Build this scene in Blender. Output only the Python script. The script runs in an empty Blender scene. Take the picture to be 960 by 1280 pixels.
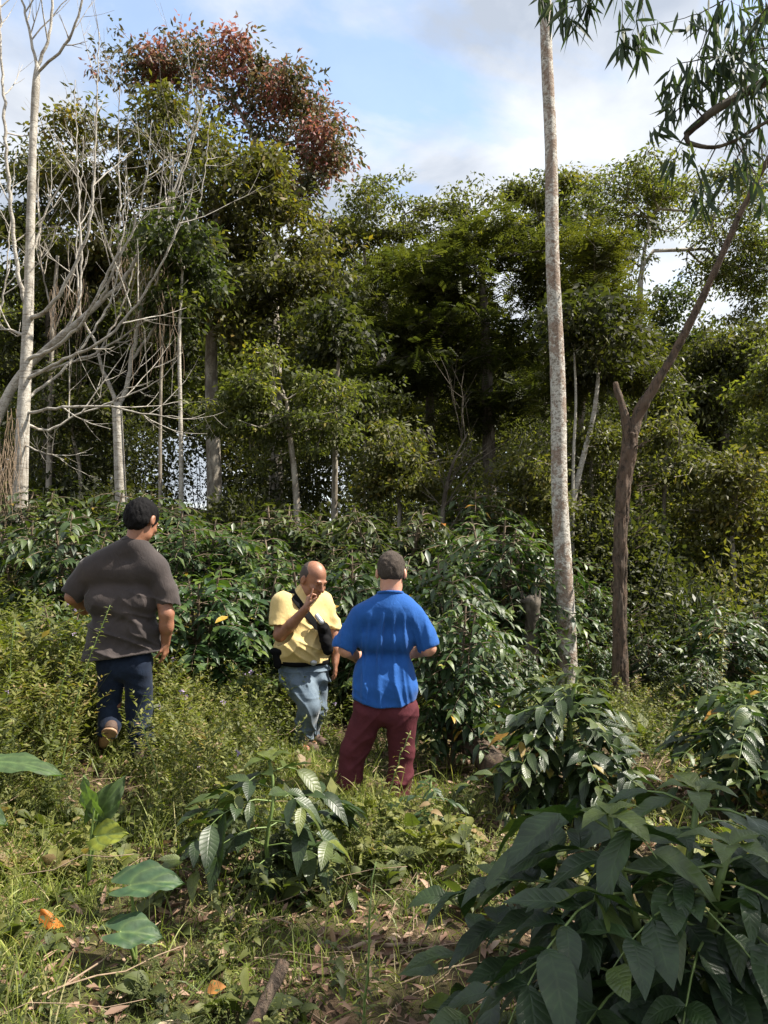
import bpy, math, random
import numpy as np
from mathutils import Vector
rng = np.random.default_rng(7)
random.seed(7)
C = bpy.context.scene.collection
scene = bpy.context.scene
F_PX = 924.0
PITCH = math.radians(4.0)
CAM = np.array([0.0, 0.0, 1.6])
SUN_AZ = math.radians(2); SUN_EL = math.radians(53)
TO_SUN = np.array([math.cos(SUN_EL)*math.cos(SUN_AZ), math.cos(SUN_EL)*math.sin(SUN_AZ), math.sin(SUN_EL)])

def at(px, py, Y):
    """world point seen at photograph pixel (960x1280) at distance Y along +Y"""
    a = (px-480.0)/F_PX; b = (640.0-py)/F_PX
    d = np.array([a, math.cos(PITCH)-b*math.sin(PITCH), math.sin(PITCH)+b*math.cos(PITCH)])
    return CAM + d*(Y/d[1])

def ground_z(x, y):
    x = np.asarray(x, float); y = np.asarray(y, float)
    l = np.log1p(np.exp(np.clip((-x-0.4)*1.6, -40, 40)))/1.6
    z = 0.17*np.minimum(l, 14+0*l)
    z = z + 0.075*np.clip(y-8.0, 0, 45)*(0.5+0.5*np.tanh((y-9.0)/3.0))
    z = z - 0.03*np.clip(x-1.0, 0, 10)*np.clip((y-4)/6, 0, 1)
    z = z + 0.035*np.sin(x*1.9+0.7)*np.cos(y*1.6) + 0.02*np.sin(x*4.3+y*3.1)
    return z

# ------------------------------------------------------------------ object helpers
def link(o, parent=None):
    C.objects.link(o)
    if parent is not None: o.parent = parent
    return o
def tag(o, label=None, cat=None, group=None, kind=None):
    if label: o['label'] = label
    if cat: o['category'] = cat
    if group: o['group'] = group
    if kind: o['kind'] = kind
    return o
def empty(name, loc, label=None, cat=None, group=None):
    o = bpy.data.objects.new(name, None); o.empty_display_size = 0.2
    o.location = [float(v) for v in loc]
    C.objects.link(o)
    return tag(o, label, cat, group)

class MB:
    """collects quads (numpy) with a 'tint' value per vertex and uv"""
    def __init__(s): s.v=[]; s.f=[]; s.t=[]; s.uv=[]; s.n=0
    def add(s, v, f, tint=0.5, uv=None):
        v = np.asarray(v, np.float32).reshape(-1,3); f = np.asarray(f, np.int32).reshape(-1,4)
        s.v.append(v); s.f.append(f+s.n); s.n += len(v)
        t = np.broadcast_to(np.asarray(tint, np.float32), (len(v),))
        s.t.append(t)
        s.uv.append(np.zeros((len(v),2), np.float32) if uv is None else np.asarray(uv, np.float32))
    def build(s, name, mat, parent=None, origin=(0,0,0), smooth=False, uv=False):
        me = bpy.data.meshes.new(name)
        v = np.concatenate(s.v) - np.asarray(origin, np.float32); f = np.concatenate(s.f)
        me.vertices.add(len(v)); me.vertices.foreach_set('co', v.astype(np.float32).ravel())
        me.loops.add(f.size); me.loops.foreach_set('vertex_index', f.ravel())
        me.polygons.add(len(f)); me.polygons.foreach_set('loop_start', np.arange(0, f.size, 4, dtype=np.int32))
        if smooth: me.polygons.foreach_set('use_smooth', np.ones(len(f), bool))
        me.update(calc_edges=True)
        a = me.attributes.new('tint', 'FLOAT', 'POINT'); a.data.foreach_set('value', np.concatenate(s.t).astype(np.float32))
        if uv:
            l = me.uv_layers.new(name='UVMap'); U = np.concatenate(s.uv)
            l.data.foreach_set('uv', U[f.ravel()].ravel().astype(np.float32))
        me.materials.append(mat)
        o = bpy.data.objects.new(name, me)
        return link(o, parent)

def nrm(a):
    return a/np.maximum(np.linalg.norm(a, axis=-1, keepdims=True), 1e-9)
def rand_dirs(n, zb=0.0, zs=1.0):
    d = rng.normal(size=(n,3)); d[:,2] = d[:,2]*zs + zb
    return nrm(d)

def quad_leaves(mb, P, D, N, L, W, tint, fold=0.25):
    n = len(P); D = nrm(D); S = nrm(np.cross(D, N)); N = nrm(np.cross(S, D))
    L = np.broadcast_to(np.asarray(L, float), (n,))[:,None]; W = np.broadcast_to(np.asarray(W, float), (n,))[:,None]
    m = P + D*L*0.45
    v = np.stack([P, m+S*W*0.5+N*W*fold, P+D*L, m-S*W*0.5+N*W*fold], 1).reshape(-1,3)
    f = np.arange(4*n).reshape(-1,4)
    mb.add(v, f, np.repeat(tint, 4))

def strip_leaves(mb, P, D, N, L, W, tint, nseg=5, droop=0.3, fold=0.2, wav=0.0, prof='leaf', across=3, petiole=0.0):
    n = len(P); D = nrm(D); S = nrm(np.cross(D, N)); N = nrm(np.cross(S, D))
    L = np.broadcast_to(np.asarray(L, float), (n,)); W = np.broadcast_to(np.asarray(W, float), (n,))
    droop = np.broadcast_to(np.asarray(droop, float), (n,))
    t = np.linspace(0, 1, nseg+1)
    if prof == 'leaf':   w = np.sin(np.pi*t**0.9)**0.75*(1-0.45*t**3); w[0]=0.03; w[-1]=0.0
    elif prof == 'lance': w = np.sin(np.pi*t**0.75)**0.9; w[0]=0.05; w[-1]=0.0
    elif prof == 'grass': w = (1-t**1.7)*1.0
    elif prof == 'round': w = np.sin(np.pi*np.clip(t,0,1))**0.5; w[0]=.05; w[-1]=0.05
    ph = rng.uniform(0, 6.28, n)
    # curved centre line (bends towards -Z)
    ctr = P[:,None,:] + D[:,None,:]*(L[:,None]*t)[:,:,None]*(1-0.25*droop[:,None]*t)[:,:,None]
    ctr[:,:,2] -= (droop*L)[:,None]*t**2
    out = []; uvs = []
    us = [-1,0,1] if across==3 else [-1,1]
    for u in us:
        q = ctr + S[:,None,:]*(u*0.5*W[:,None]*w)[:,:,None] + N[:,None,:]*((abs(u)*fold*W[:,None]*w) + (abs(u)*wav*W[:,None]*w)*np.sin(t*14+ph[:,None]+u))[:,:,None]
        out.append(q); uvs.append(np.stack([np.full(t.shape, u*0.5+0.5), t], 1))
    a = len(us)
    v = np.stack(out, 2)  # n, nseg+1, a, 3
    idx = np.arange(n*(nseg+1)*a).reshape(n, nseg+1, a)
    f = np.stack([idx[:,:-1,:-1], idx[:,:-1,1:], idx[:,1:,1:], idx[:,1:,:-1]], -1).reshape(-1,4)
    uv = np.broadcast_to(np.stack(uvs,1)[None], (n, nseg+1, a, 2)).reshape(-1,2)
    mb.add(v.reshape(-1,3), f, np.repeat(tint, (nseg+1)*a), uv)

def resample(pts, step):
    pts = np.asarray(pts, float)
    d = np.r_[0, np.cumsum(np.linalg.norm(np.diff(pts[:,:3], axis=0), axis=1))]
    n = max(2, int(math.ceil(d[-1]/step))+1)
    s = np.linspace(0, d[-1], n)
    # smooth hermite interpolation
    m = np.gradient(pts, d, axis=0) if len(pts) > 2 else np.repeat((pts[1:]-pts[:1])/d[-1], 2, 0)
    k = np.clip(np.searchsorted(d, s, side='right')-1, 0, len(d)-2)
    h = (d[k+1]-d[k])[:,None]; u = ((s-d[k])[:,None])/h
    return ((2*u**3-3*u**2+1)*pts[k] + (u**3-2*u**2+u)*h*m[k] + (-2*u**3+3*u**2)*pts[k+1] + (u**3-u**2)*h*m[k+1])

def tube(mb, pts, radii, sides=6, tint=0.5, rough=0.0, close=True):
    pts = np.asarray(pts, float); n = len(pts); radii = np.maximum(np.asarray(radii, float), 0.0008)
    T = nrm(np.gradient(pts, axis=0))
    ref = np.array([0.0,0,1]) if abs(T[0,2]) < 0.9 else np.array([1.0,0,0])
    U = np.zeros_like(pts); u = np.cross(T[0], ref); u /= np.linalg.norm(u)
    for i in range(n):
        u = u - T[i]*np.dot(u, T[i]); u /= max(np.linalg.norm(u), 1e-9); U[i] = u
    V = np.cross(T, U)
    a = np.linspace(0, 2*np.pi, sides, endpoint=False)
    r = radii[:,None]*np.ones(sides)
    if rough: r = r*(1+rough*rng.normal(size=(n,sides)))
    v = pts[:,None,:] + (np.cos(a)[None,:,None]*U[:,None,:] + np.sin(a)[None,:,None]*V[:,None,:])*r[:,:,None]
    v = v.reshape(-1,3)
    i = np.arange(n-1)[:,None]*sides; j = np.arange(sides)[None,:]; j2 = (j+1)%sides
    f = np.stack([i+j, i+j2, i+sides+j2, i+sides+j], -1).reshape(-1,4)
    if close:
        v = np.vstack([v, pts[-1]+T[-1]*radii[-1]*0.4]); k = len(v)-1; b = (n-1)*sides
        cf = [[b+q, b+(q+1)%sides, b+(q+2)%sides, k] for q in range(0, sides-1, 2)]
        f = np.vstack([f, cf])
    mb.add(v, f, tint)

# ------------------------------------------------------------------ materials
def newmat(name):
    m = bpy.data.materials.new(name); m.use_nodes = True
    nt = m.node_tree; nt.nodes.clear()
    return m, nt
def nd(nt, t, **kw):
    n = nt.nodes.new(t)
    for k, v in kw.items(): setattr(n, k, v)
    return n
def ramp(nt, cols, interp='LINEAR'):
    r = nd(nt, 'ShaderNodeValToRGB'); r.color_ramp.interpolation = interp
    e = r.color_ramp.elements
    while len(e) < len(cols): e.new(0.5)
    for i, (p, c) in enumerate(cols): e[i].position = p; e[i].color = (*c, 1)
    return r
def noise(nt, scale, detail=4, rough=0.55, vec=None, dist=0.0):
    n = nd(nt, 'ShaderNodeTexNoise'); n.inputs['Scale'].default_value = scale; n.inputs['Detail'].default_value = detail
    n.inputs['Roughness'].default_value = rough; n.inputs['Distortion'].default_value = dist
    if vec is not None: nt.links.new(vec, n.inputs['Vector'])
    return n
def coords(nt, scale=(1,1,1), kind='Object'):
    tc = nd(nt, 'ShaderNodeTexCoord'); mp = nd(nt, 'ShaderNodeMapping'); mp.inputs['Scale'].default_value = scale
    nt.links.new(tc.outputs[kind], mp.inputs['Vector']); return mp.outputs['Vector']
def bump(nt, h, strength, dist):
    b = nd(nt, 'ShaderNodeBump'); b.inputs['Strength'].default_value = strength; b.inputs['Distance'].default_value = dist
    nt.links.new(h, b.inputs['Height']); return b.outputs['Normal']
def mathn(nt, op, a, b=None, c=None):
    m = nd(nt, 'ShaderNodeMath', operation=op)
    for i, x in enumerate((a, b, c)):
        if x is None: continue
        if isinstance(x, (int, float)): m.inputs[i].default_value = x
        else: nt.links.new(x, m.inputs[i])
    return m.outputs[0]
def mixc(nt, fac, a, b, mode='MIX'):
    m = nd(nt, 'ShaderNodeMix', data_type='RGBA', blend_type=mode)
    for s, x in (('Factor', fac), ('A', a), ('B', b)):
        i = [q for q in m.inputs if q.name == s and (q.type == ('VALUE' if s == 'Factor' else 'RGBA'))][0]
        if isinstance(x, (int, float)): i.default_value = x
        elif isinstance(x, tuple): i.default_value = (*x, 1)
        else: nt.links.new(x, i)
    return [o for o in m.outputs if o.type == 'RGBA'][0]

def leaf_mat(name, cols, rough=0.45, trans=0.35, tcol=(1.5,1.7,0.6), vein=False, spec=0.5, blotch=True, vstr=.12):
    m, nt = newmat(name); L = nt.links
    at_ = nd(nt, 'ShaderNodeAttribute', attribute_name='tint')
    r = ramp(nt, cols); L.new(at_.outputs['Fac'], r.inputs['Fac'])
    col = r.outputs['Color']
    oi = nd(nt, 'ShaderNodeObjectInfo')
    hs = nd(nt, 'ShaderNodeHueSaturation')
    L.new(mathn(nt, 'MULTIPLY_ADD', oi.outputs['Random'], 0.04, 0.475), hs.inputs['Hue'])
    L.new(mathn(nt, 'MULTIPLY_ADD', oi.outputs['Random'], 0.4, 0.74), hs.inputs['Value'])
    L.new(col, hs.inputs['Color']); col = hs.outputs['Color']
    normal = None
    p = nd(nt, 'ShaderNodeBsdfPrincipled')
    if vein:
        uv = nd(nt, 'ShaderNodeUVMap'); sx = nd(nt, 'ShaderNodeSeparateXYZ'); L.new(uv.outputs['UV'], sx.inputs[0])
        u = mathn(nt, 'ABSOLUTE', mathn(nt, 'SUBTRACT', sx.outputs['X'], 0.5))
        ph = mathn(nt, 'ADD', mathn(nt, 'MULTIPLY', sx.outputs['Y'], 33.0), mathn(nt, 'MULTIPLY', u, -11.0))
        wv = mathn(nt, 'ABSOLUTE', mathn(nt, 'SINE', ph))
        wv = mathn(nt, 'POWER', wv, 0.45)
        mid = mathn(nt, 'MINIMUM', mathn(nt, 'MULTIPLY', u, 16.0), 1.0)
        h = mathn(nt, 'MULTIPLY', wv, mid)
        n2 = noise(nt, 35, 3, vec=coords(nt))
        h2 = mathn(nt, 'MULTIPLY_ADD', n2.outputs['Fac'], 0.6, h)
        normal = bump(nt, h2, 0.27, 0.004)
        L.new(normal, p.inputs['Normal'])
        vc = mixc(nt, mathn(nt, 'MULTIPLY', mathn(nt, 'SUBTRACT', 1.0, h), vstr), col, (0.13,0.20,0.07))
        col = vc
        L.new(mathn(nt, 'MULTIPLY_ADD', n2.outputs['Fac'], 0.3, rough-0.12), p.inputs['Roughness'])
    else:
        p.inputs['Roughness'].default_value = rough
    if blotch:
        n1 = noise(nt, 9 if not vein else 24, 3, vec=coords(nt))
        rr = ramp(nt, [(0.35,(0.72,0.72,0.72)),(0.7,(1.2,1.2,1.15))]); L.new(n1.outputs['Fac'], rr.inputs['Fac'])
        col = mixc(nt, 1.0, col, rr.outputs['Color'], 'MULTIPLY')
    L.new(col, p.inputs['Base Color'])
    p.inputs['Specular IOR Level'].default_value = spec
    tr = nd(nt, 'ShaderNodeBsdfTranslucent')
    L.new(mixc(nt, 1.0, col, tuple(tcol), 'MULTIPLY'), tr.inputs['Color'])
    if normal is not None: L.new(normal, tr.inputs['Normal'])
    ms = nd(nt, 'ShaderNodeMixShader'); ms.inputs[0].default_value = trans
    L.new(p.outputs[0], ms.inputs[1]); L.new(tr.outputs[0], ms.inputs[2])
    o = nd(nt, 'ShaderNodeOutputMaterial'); L.new(ms.outputs[0], o.inputs['Surface'])
    return m

def bark_mat(name, c1, c2, c3=None, scale=6, stretch=(1,1,0.35), rough=0.85, bstr=0.7, bdist=0.02, thr=(0.42,0.6), spots=None, rings=False, patch=None):
    m, nt = newmat(name); L = nt.links
    v = coords(nt, stretch)
    n = noise(nt, scale, 8, 0.62, v, 0.4)
    r = ramp(nt, [(thr[0], c1), (thr[1], c2)]); L.new(n.outputs['Fac'], r.inputs['Fac'])
    col = r.outputs['Color']; h = n.outputs['Fac']
    if c3 is not None:
        n2 = noise(nt, patch or scale*0.35, 9, 0.78, coords(nt, (1,1,0.7)), 0.6)
        rr = ramp(nt, [(0.49,(0,0,0)),(0.54,(1,1,1))]); L.new(n2.outputs['Fac'], rr.inputs['Fac'])
        n4 = noise(nt, scale*4, 4, 0.7, v)
        f = mathn(nt, 'MULTIPLY', rr.outputs['Color'], mathn(nt, 'MULTIPLY', n4.outputs['Fac'], 1.5))
        col = mixc(nt, f, col, c3)
    if spots is not None:
        n3 = noise(nt, scale*3.2, 4, 0.75, coords(nt, (1,1,1.6)))
        rr = ramp(nt, [(0.55,(0,0,0)),(0.62,(1,1,1))]); L.new(n3.outputs['Fac'], rr.inputs['Fac'])
        col = mixc(nt, mathn(nt, 'MULTIPLY', rr.outputs['Color'], 0.75), col, spots)
    if rings:
        n5 = noise(nt, 3.0, 3, 0.7, coords(nt, (1.2,1.2,14)))
        rr = ramp(nt, [(0.55,(1,1,1)),(0.66,(0.55,0.5,0.45))]); L.new(n5.outputs['Fac'], rr.inputs['Fac'])
        col = mixc(nt, 1.0, col, rr.outputs['Color'], 'MULTIPLY')
        h = mathn(nt, 'MULTIPLY_ADD', n5.outputs['Fac'], -0.5, h)
    nb = noise(nt, scale*5, 6, 0.7, v)
    h = mathn(nt, 'MULTIPLY_ADD', nb.outputs['Fac'], 0.5, h)
    p = nd(nt, 'ShaderNodeBsdfPrincipled'); p.inputs['Roughness'].default_value = rough
    p.inputs['Specular IOR Level'].default_value = 0.25
    L.new(col, p.inputs['Base Color']); L.new(bump(nt, h, bstr, bdist), p.inputs['Normal'])
    o = nd(nt, 'ShaderNodeOutputMaterial'); L.new(p.outputs[0], o.inputs['Surface'])
    return m

def cloth_mat(name, col, col2, rough=0.85, weave=900, sheen=0.3, nscale=9, trans=0.0, fade=None):
    m, nt = newmat(name); L = nt.links
    v = coords(nt)
    n = noise(nt, nscale, 5, 0.6, v)
    r = ramp(nt, [(0.35, col), (0.68, col2)]); L.new(n.outputs['Fac'], r.inputs['Fac'])
    c = r.outputs['Color']
    n2 = noise(nt, weave, 2, 0.5, coords(nt, (1,1,0.35)))
    c = mixc(nt, mathn(nt, 'MULTIPLY', n2.outputs['Fac'], 0.35), c, tuple(min(1, q*1.7) for q in col2))
    n3 = noise(nt, 26, 5, 0.6, coords(nt, (1,1,0.5)), 1.0)
    h = mathn(nt, 'MULTIPLY_ADD', n2.outputs['Fac'], 0.12, n3.outputs['Fac'])
    p = nd(nt, 'ShaderNodeBsdfPrincipled'); p.inputs['Roughness'].default_value = rough
    p.inputs['Sheen Weight'].default_value = sheen; p.inputs['Sheen Roughness'].default_value = 0.4
    p.inputs['Specular IOR Level'].default_value = 0.2
    L.new(c, p.inputs['Base Color']); L.new(bump(nt, h, 0.45, 0.012), p.inputs['Normal'])
    out = p.outputs[0]
    if trans:
        tr = nd(nt, 'ShaderNodeBsdfTranslucent'); L.new(c, tr.inputs['Color'])
        ms = nd(nt, 'ShaderNodeMixShader'); ms.inputs[0].default_value = trans
        L.new(out, ms.inputs[1]); L.new(tr.outputs[0], ms.inputs[2]); out = ms.outputs[0]
    o = nd(nt, 'ShaderNodeOutputMaterial'); L.new(out, o.inputs['Surface'])
    return m

def skin_mat(name, c1, c2, rough=0.5):
    m, nt = newmat(name); L = nt.links
    n = noise(nt, 14, 6, 0.65, coords(nt))
    r = ramp(nt, [(0.35, c1), (0.7, c2)]); L.new(n.outputs['Fac'], r.inputs['Fac'])
    n2 = noise(nt, 160, 3, 0.6, coords(nt))
    p = nd(nt, 'ShaderNodeBsdfPrincipled'); p.inputs['Roughness'].default_value = rough
    p.inputs['Subsurface Weight'].default_value = 0.12; p.inputs['Subsurface Radius'].default_value = (0.02,0.008,0.004)
    p.inputs['Subsurface Scale'].default_value = 0.6
    L.new(r.outputs['Color'], p.inputs['Base Color']); L.new(bump(nt, n2.outputs['Fac'], 0.35, 0.003), p.inputs['Normal'])
    o = nd(nt, 'ShaderNodeOutputMaterial'); L.new(p.outputs[0], o.inputs['Surface'])
    return m

def plain_mat(name, col, rough=0.6, nscale=60, var=0.25, bstr=0.3, bdist=0.003, metal=0.0, spec=0.5):
    m, nt = newmat(name); L = nt.links
    n = noise(nt, nscale, 5, 0.65, coords(nt))
    r = ramp(nt, [(0.3, tuple(q*(1-var) for q in col)), (0.7, tuple(min(1,q*(1+var)) for q in col))]); L.new(n.outputs['Fac'], r.inputs['Fac'])
    p = nd(nt, 'ShaderNodeBsdfPrincipled'); p.inputs['Roughness'].default_value = rough; p.inputs['Metallic'].default_value = metal; p.inputs['Specular IOR Level'].default_value = spec
    L.new(r.outputs['Color'], p.inputs['Base Color']); L.new(bump(nt, n.outputs['Fac'], bstr, bdist), p.inputs['Normal'])
    o = nd(nt, 'ShaderNodeOutputMaterial'); L.new(p.outputs[0], o.inputs['Surface'])
    return m

G_YEL = (0.34,0.25,0.035)
M = {}
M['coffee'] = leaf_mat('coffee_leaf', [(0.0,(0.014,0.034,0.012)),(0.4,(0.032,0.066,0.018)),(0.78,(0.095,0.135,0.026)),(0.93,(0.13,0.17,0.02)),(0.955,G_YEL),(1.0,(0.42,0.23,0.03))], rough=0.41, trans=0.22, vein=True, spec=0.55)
M['coffee_far'] = leaf_mat('coffee_leaf_far', [(0.0,(0.018,0.036,0.014)),(0.45,(0.045,0.075,0.022)),(0.85,(0.115,0.145,0.03)),(0.955,(0.15,0.18,0.02)),(0.975,G_YEL),(1.0,(0.5,0.24,0.02))], rough=0.44, trans=0.28, spec=0.5)
M['olive'] = leaf_mat('olive_leaf', [(0.0,(0.035,0.044,0.018)),(0.5,(0.085,0.092,0.03)),(0.9,(0.165,0.16,0.038)),(1.0,(0.26,0.20,0.035))], rough=0.6, trans=0.42, spec=.4)
M['red_crown'] = leaf_mat('russet_leaf', [(0.0,(0.035,0.045,0.018)),(0.45,(0.085,0.095,0.035)),(0.62,(0.18,0.13,0.08)),(0.8,(0.30,0.135,0.12)),(1.0,(0.42,0.17,0.17))], rough=0.6, trans=0.4, tcol=(1.3,1.2,0.8))
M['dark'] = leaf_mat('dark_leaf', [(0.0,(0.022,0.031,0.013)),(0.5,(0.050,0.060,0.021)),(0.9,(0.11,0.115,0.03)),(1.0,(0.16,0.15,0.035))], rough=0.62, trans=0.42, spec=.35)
M['feather'] = leaf_mat('feathery_leaf', [(0.0,(0.020,0.040,0.012)),(0.5,(0.066,0.08,0.022)),(1.0,(0.16,0.165,0.03))], rough=0.5, trans=0.4)
M['gum'] = leaf_mat('gum_leaf', [(0.0,(0.04,0.065,0.045)),(0.6,(0.065,0.095,0.055)),(1.0,(0.13,0.16,0.05))], rough=0.6, trans=0.3, vein=False, spec=.25)
M['weed'] = leaf_mat('weed_leaf', [(0.0,(0.042,0.063,0.018)),(0.45,(0.10,0.13,0.032)),(0.8,(0.20,0.22,0.05)),(0.95,(0.23,0.22,0.07)),(1.0,(0.30,0.22,0.10))], rough=0.6, trans=0.35, tcol=(1.4,1.6,0.6))
M['grass'] = leaf_mat('grass_blade', [(0.0,(0.07,0.105,0.02)),(0.5,(0.19,0.23,0.045)),(0.8,(0.32,0.33,0.09)),(1.0,(0.54,0.46,0.25))], rough=0.55, trans=0.3)
M['litter'] = leaf_mat('dead_leaf', [(0.0,(0.08,0.04,0.022)),(0.4,(0.21,0.125,0.075)),(0.75,(0.40,0.28,0.18)),(1.0,(0.60,0.48,0.35))], rough=0.7, trans=0.12, tcol=(1.2,1.0,0.8))
M['taro'] = leaf_mat('taro_leaf', [(0.0,(0.03,0.062,0.034)),(0.6,(0.07,0.13,0.045)),(0.9,(0.16,0.24,0.05)),(1.0,(0.3,0.33,0.04))], rough=0.55, trans=0.35, vein=True, vstr=.75)
M['yellow_leaf'] = leaf_mat('yellow_leaf', [(0.0,(0.36,0.13,0.02)),(0.5,(0.62,0.27,0.02)),(1.0,(0.62,0.38,0.08))], rough=0.55, trans=0.3, tcol=(1.2,1.0,0.5))
M['flower'] = plain_mat('mauve_flower', (0.35,0.27,0.42), 0.7)
M['bark_pale'] = bark_mat('pale_bark', (0.23,0.205,0.17), (0.50,0.47,0.415), scale=9, stretch=(1,1,0.6), rings=True, thr=(0.3,0.6), spots=(0.18,0.14,0.10))
M['bark_spot'] = bark_mat('lichen_bark', (0.25,0.22,0.18), (0.62,0.59,0.53), c3=(0.25,0.16,0.11), scale=26, stretch=(1,1,1.5), thr=(0.40,0.52), spots=(0.11,0.085,0.065), bstr=0.9, patch=5.0)
M['bark_brown'] = bark_mat('ridged_brown_bark', (0.045,0.034,0.026), (0.18,0.135,0.10), c3=(0.18,0.12,0.085), scale=24, stretch=(1,1,0.2), bstr=1.0, bdist=0.05, patch=9, thr=(.38,.62))
M['bark_dark'] = bark_mat('dark_bark', (0.05,0.04,0.03), (0.14,0.12,0.095), scale=8, bstr=0.8)
M['bark_grey'] = bark_mat('grey_bark', (0.16,0.135,0.105), (0.36,0.325,0.27), scale=8, spots=(0.10,0.08,0.06))
M['stem_green'] = plain_mat('green_stem', (0.13,0.19,0.05), 0.5, 40)
M['stem_brown'] = plain_mat('woody_stem', (0.13,0.095,0.06), 0.8, 40)
M['dry'] = plain_mat('dry_vine', (0.25,0.18,0.12), 0.9, 30)
# ------------------------------------------------------------------ plants
def coffee_plant_mesh(H, R, leafL, n_nodes, nseg=4, stems=1, young=False, seed=0, density=1.0, wav=0.05, yellow=0.03, wr=(.36,.45), tb=0.0):
    """returns (stem MB, foliage MB) for a coffee shrub rooted at the origin"""
    st = MB(); fo = MB()
    P=[];D=[];N=[];Ls=[];T=[];DR=[]
    for s in range(stems):
        a0 = rng.uniform(0, 6.28); lean = rng.uniform(0.03, 0.12)+0.12*(stems > 1)
        h = H*rng.uniform(0.85, 1.0) if s else H
        k = np.linspace(0, 1, 9)
        ax = np.stack([np.cos(a0)*lean*h*k+0.02*np.sin(k*7+a0), np.sin(a0)*lean*h*k+0.02*np.cos(k*6), h*k*0.95], 1)
        tube(st, ax, 0.006+0.012*H*(1-k*0.8), 6)
        for i in range(n_nodes):
            u = 0.16+0.84*(i+rng.uniform(-.3,.3))/n_nodes; u = min(u, 0.99)
            p0 = np.array([np.interp(u, k, ax[:,c]) for c in range(3)])
            prof = math.sin(math.pi*min(1, (1-u)*0.85+0.12))**0.7
            for b in range(2):
                az = a0 + i*1.57 + b*math.pi + rng.uniform(-.35,.35)
                bl = R*prof*rng.uniform(0.5, 1.3)*(1.0 if u < .9 else .6)
                if rng.random() > density: continue
                rise = rng.uniform(0.15, 0.5) + 0.5*max(0, u-0.75)*4*0.4
                t = np.linspace(0, 1, 6)
                d = np.array([math.cos(az), math.sin(az), 0])
                bp = p0 + d*(bl*t)[:,None]*1.0; bp[:,2] += bl*(rise*t - (rise+rng.uniform(.05,.45))*t**2)
                tube(st, bp, 0.0045*(1-t*0.7)*(0.6+0.5*H), 4)
                side = np.array([-d[1], d[0], 0])
                npair = max(2, int(bl/(leafL*0.36)))
                for j in range(npair):
                    tt = (j+0.8)/npair; tt = min(tt, 1.0)
                    if tt < 0.22: continue
                    q = np.array([np.interp(tt, t, bp[:,c]) for c in range(3)])
                    for sg in (-1, 1):
                        if rng.random() < 0.1: continue
                        dd = side*sg*rng.uniform(.6,1) + d*rng.uniform(0.35,0.9) + np.array([0,0,rng.uniform(-0.6,0.35)])
                        if tt > .97: dd = d*1.3+side*sg*.5+np.array([0,0,rng.uniform(-.2,.5)])
                        P.append(q); D.append(dd); N.append(np.array([rng.normal(0,.38), rng.normal(0,.38), 1.0]))
                        Ls.append(leafL*rng.uniform(.65, 1.15)*(0.8 if tt > .9 else 1))
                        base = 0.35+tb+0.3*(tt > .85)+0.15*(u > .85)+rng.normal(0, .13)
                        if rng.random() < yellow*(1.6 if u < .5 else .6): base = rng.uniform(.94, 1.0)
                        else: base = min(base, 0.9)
                        T.append(max(0, base)); DR.append(rng.uniform(0.05, 0.65))
        # crown tuft
        for j in range(5):
            az = j*1.26+a0
            P.append(ax[-1]); D.append([math.cos(az), math.sin(az), rng.uniform(.2,.9)]); N.append([-.5*math.cos(az), -.5*math.sin(az), 1.0]); Ls.append(leafL*rng.uniform(.6,.95)); T.append(rng.uniform(.6,.85)); DR.append(.4)
    P=np.array(P);D=np.array(D,float);N=np.array(N,float);Ls=np.array(Ls);T=np.array(T);DR=np.array(DR)
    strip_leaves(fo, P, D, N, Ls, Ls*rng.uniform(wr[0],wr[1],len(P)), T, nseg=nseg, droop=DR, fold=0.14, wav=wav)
    return st, fo

def make_thing(name, loc, parts, label, cat, group=None, rz=0.0, sc=1.0):
    """parts: list of (part name, MB, material, smooth, uv)"""
    e = empty(name, loc, label, cat, group); e.rotation_euler[2] = rz; e.scale = (sc,sc,sc)
    for pn, mb, mat, sm, uv in parts: mb.build(pn, mat, e, smooth=sm, uv=uv)
    return e
def dup(root, loc, rz, sc, label, group=None):
    r = root.copy(); C.objects.link(r); r.location = [float(v) for v in loc]; r.rotation_euler[2] = rz
    r.scale = (sc if isinstance(sc, tuple) else (sc,sc,sc)); r['label'] = label
    if group: r['group'] = group
    for ch in list(root.children):
        c = ch.copy(); C.objects.link(c); c.parent = r
    return r

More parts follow.
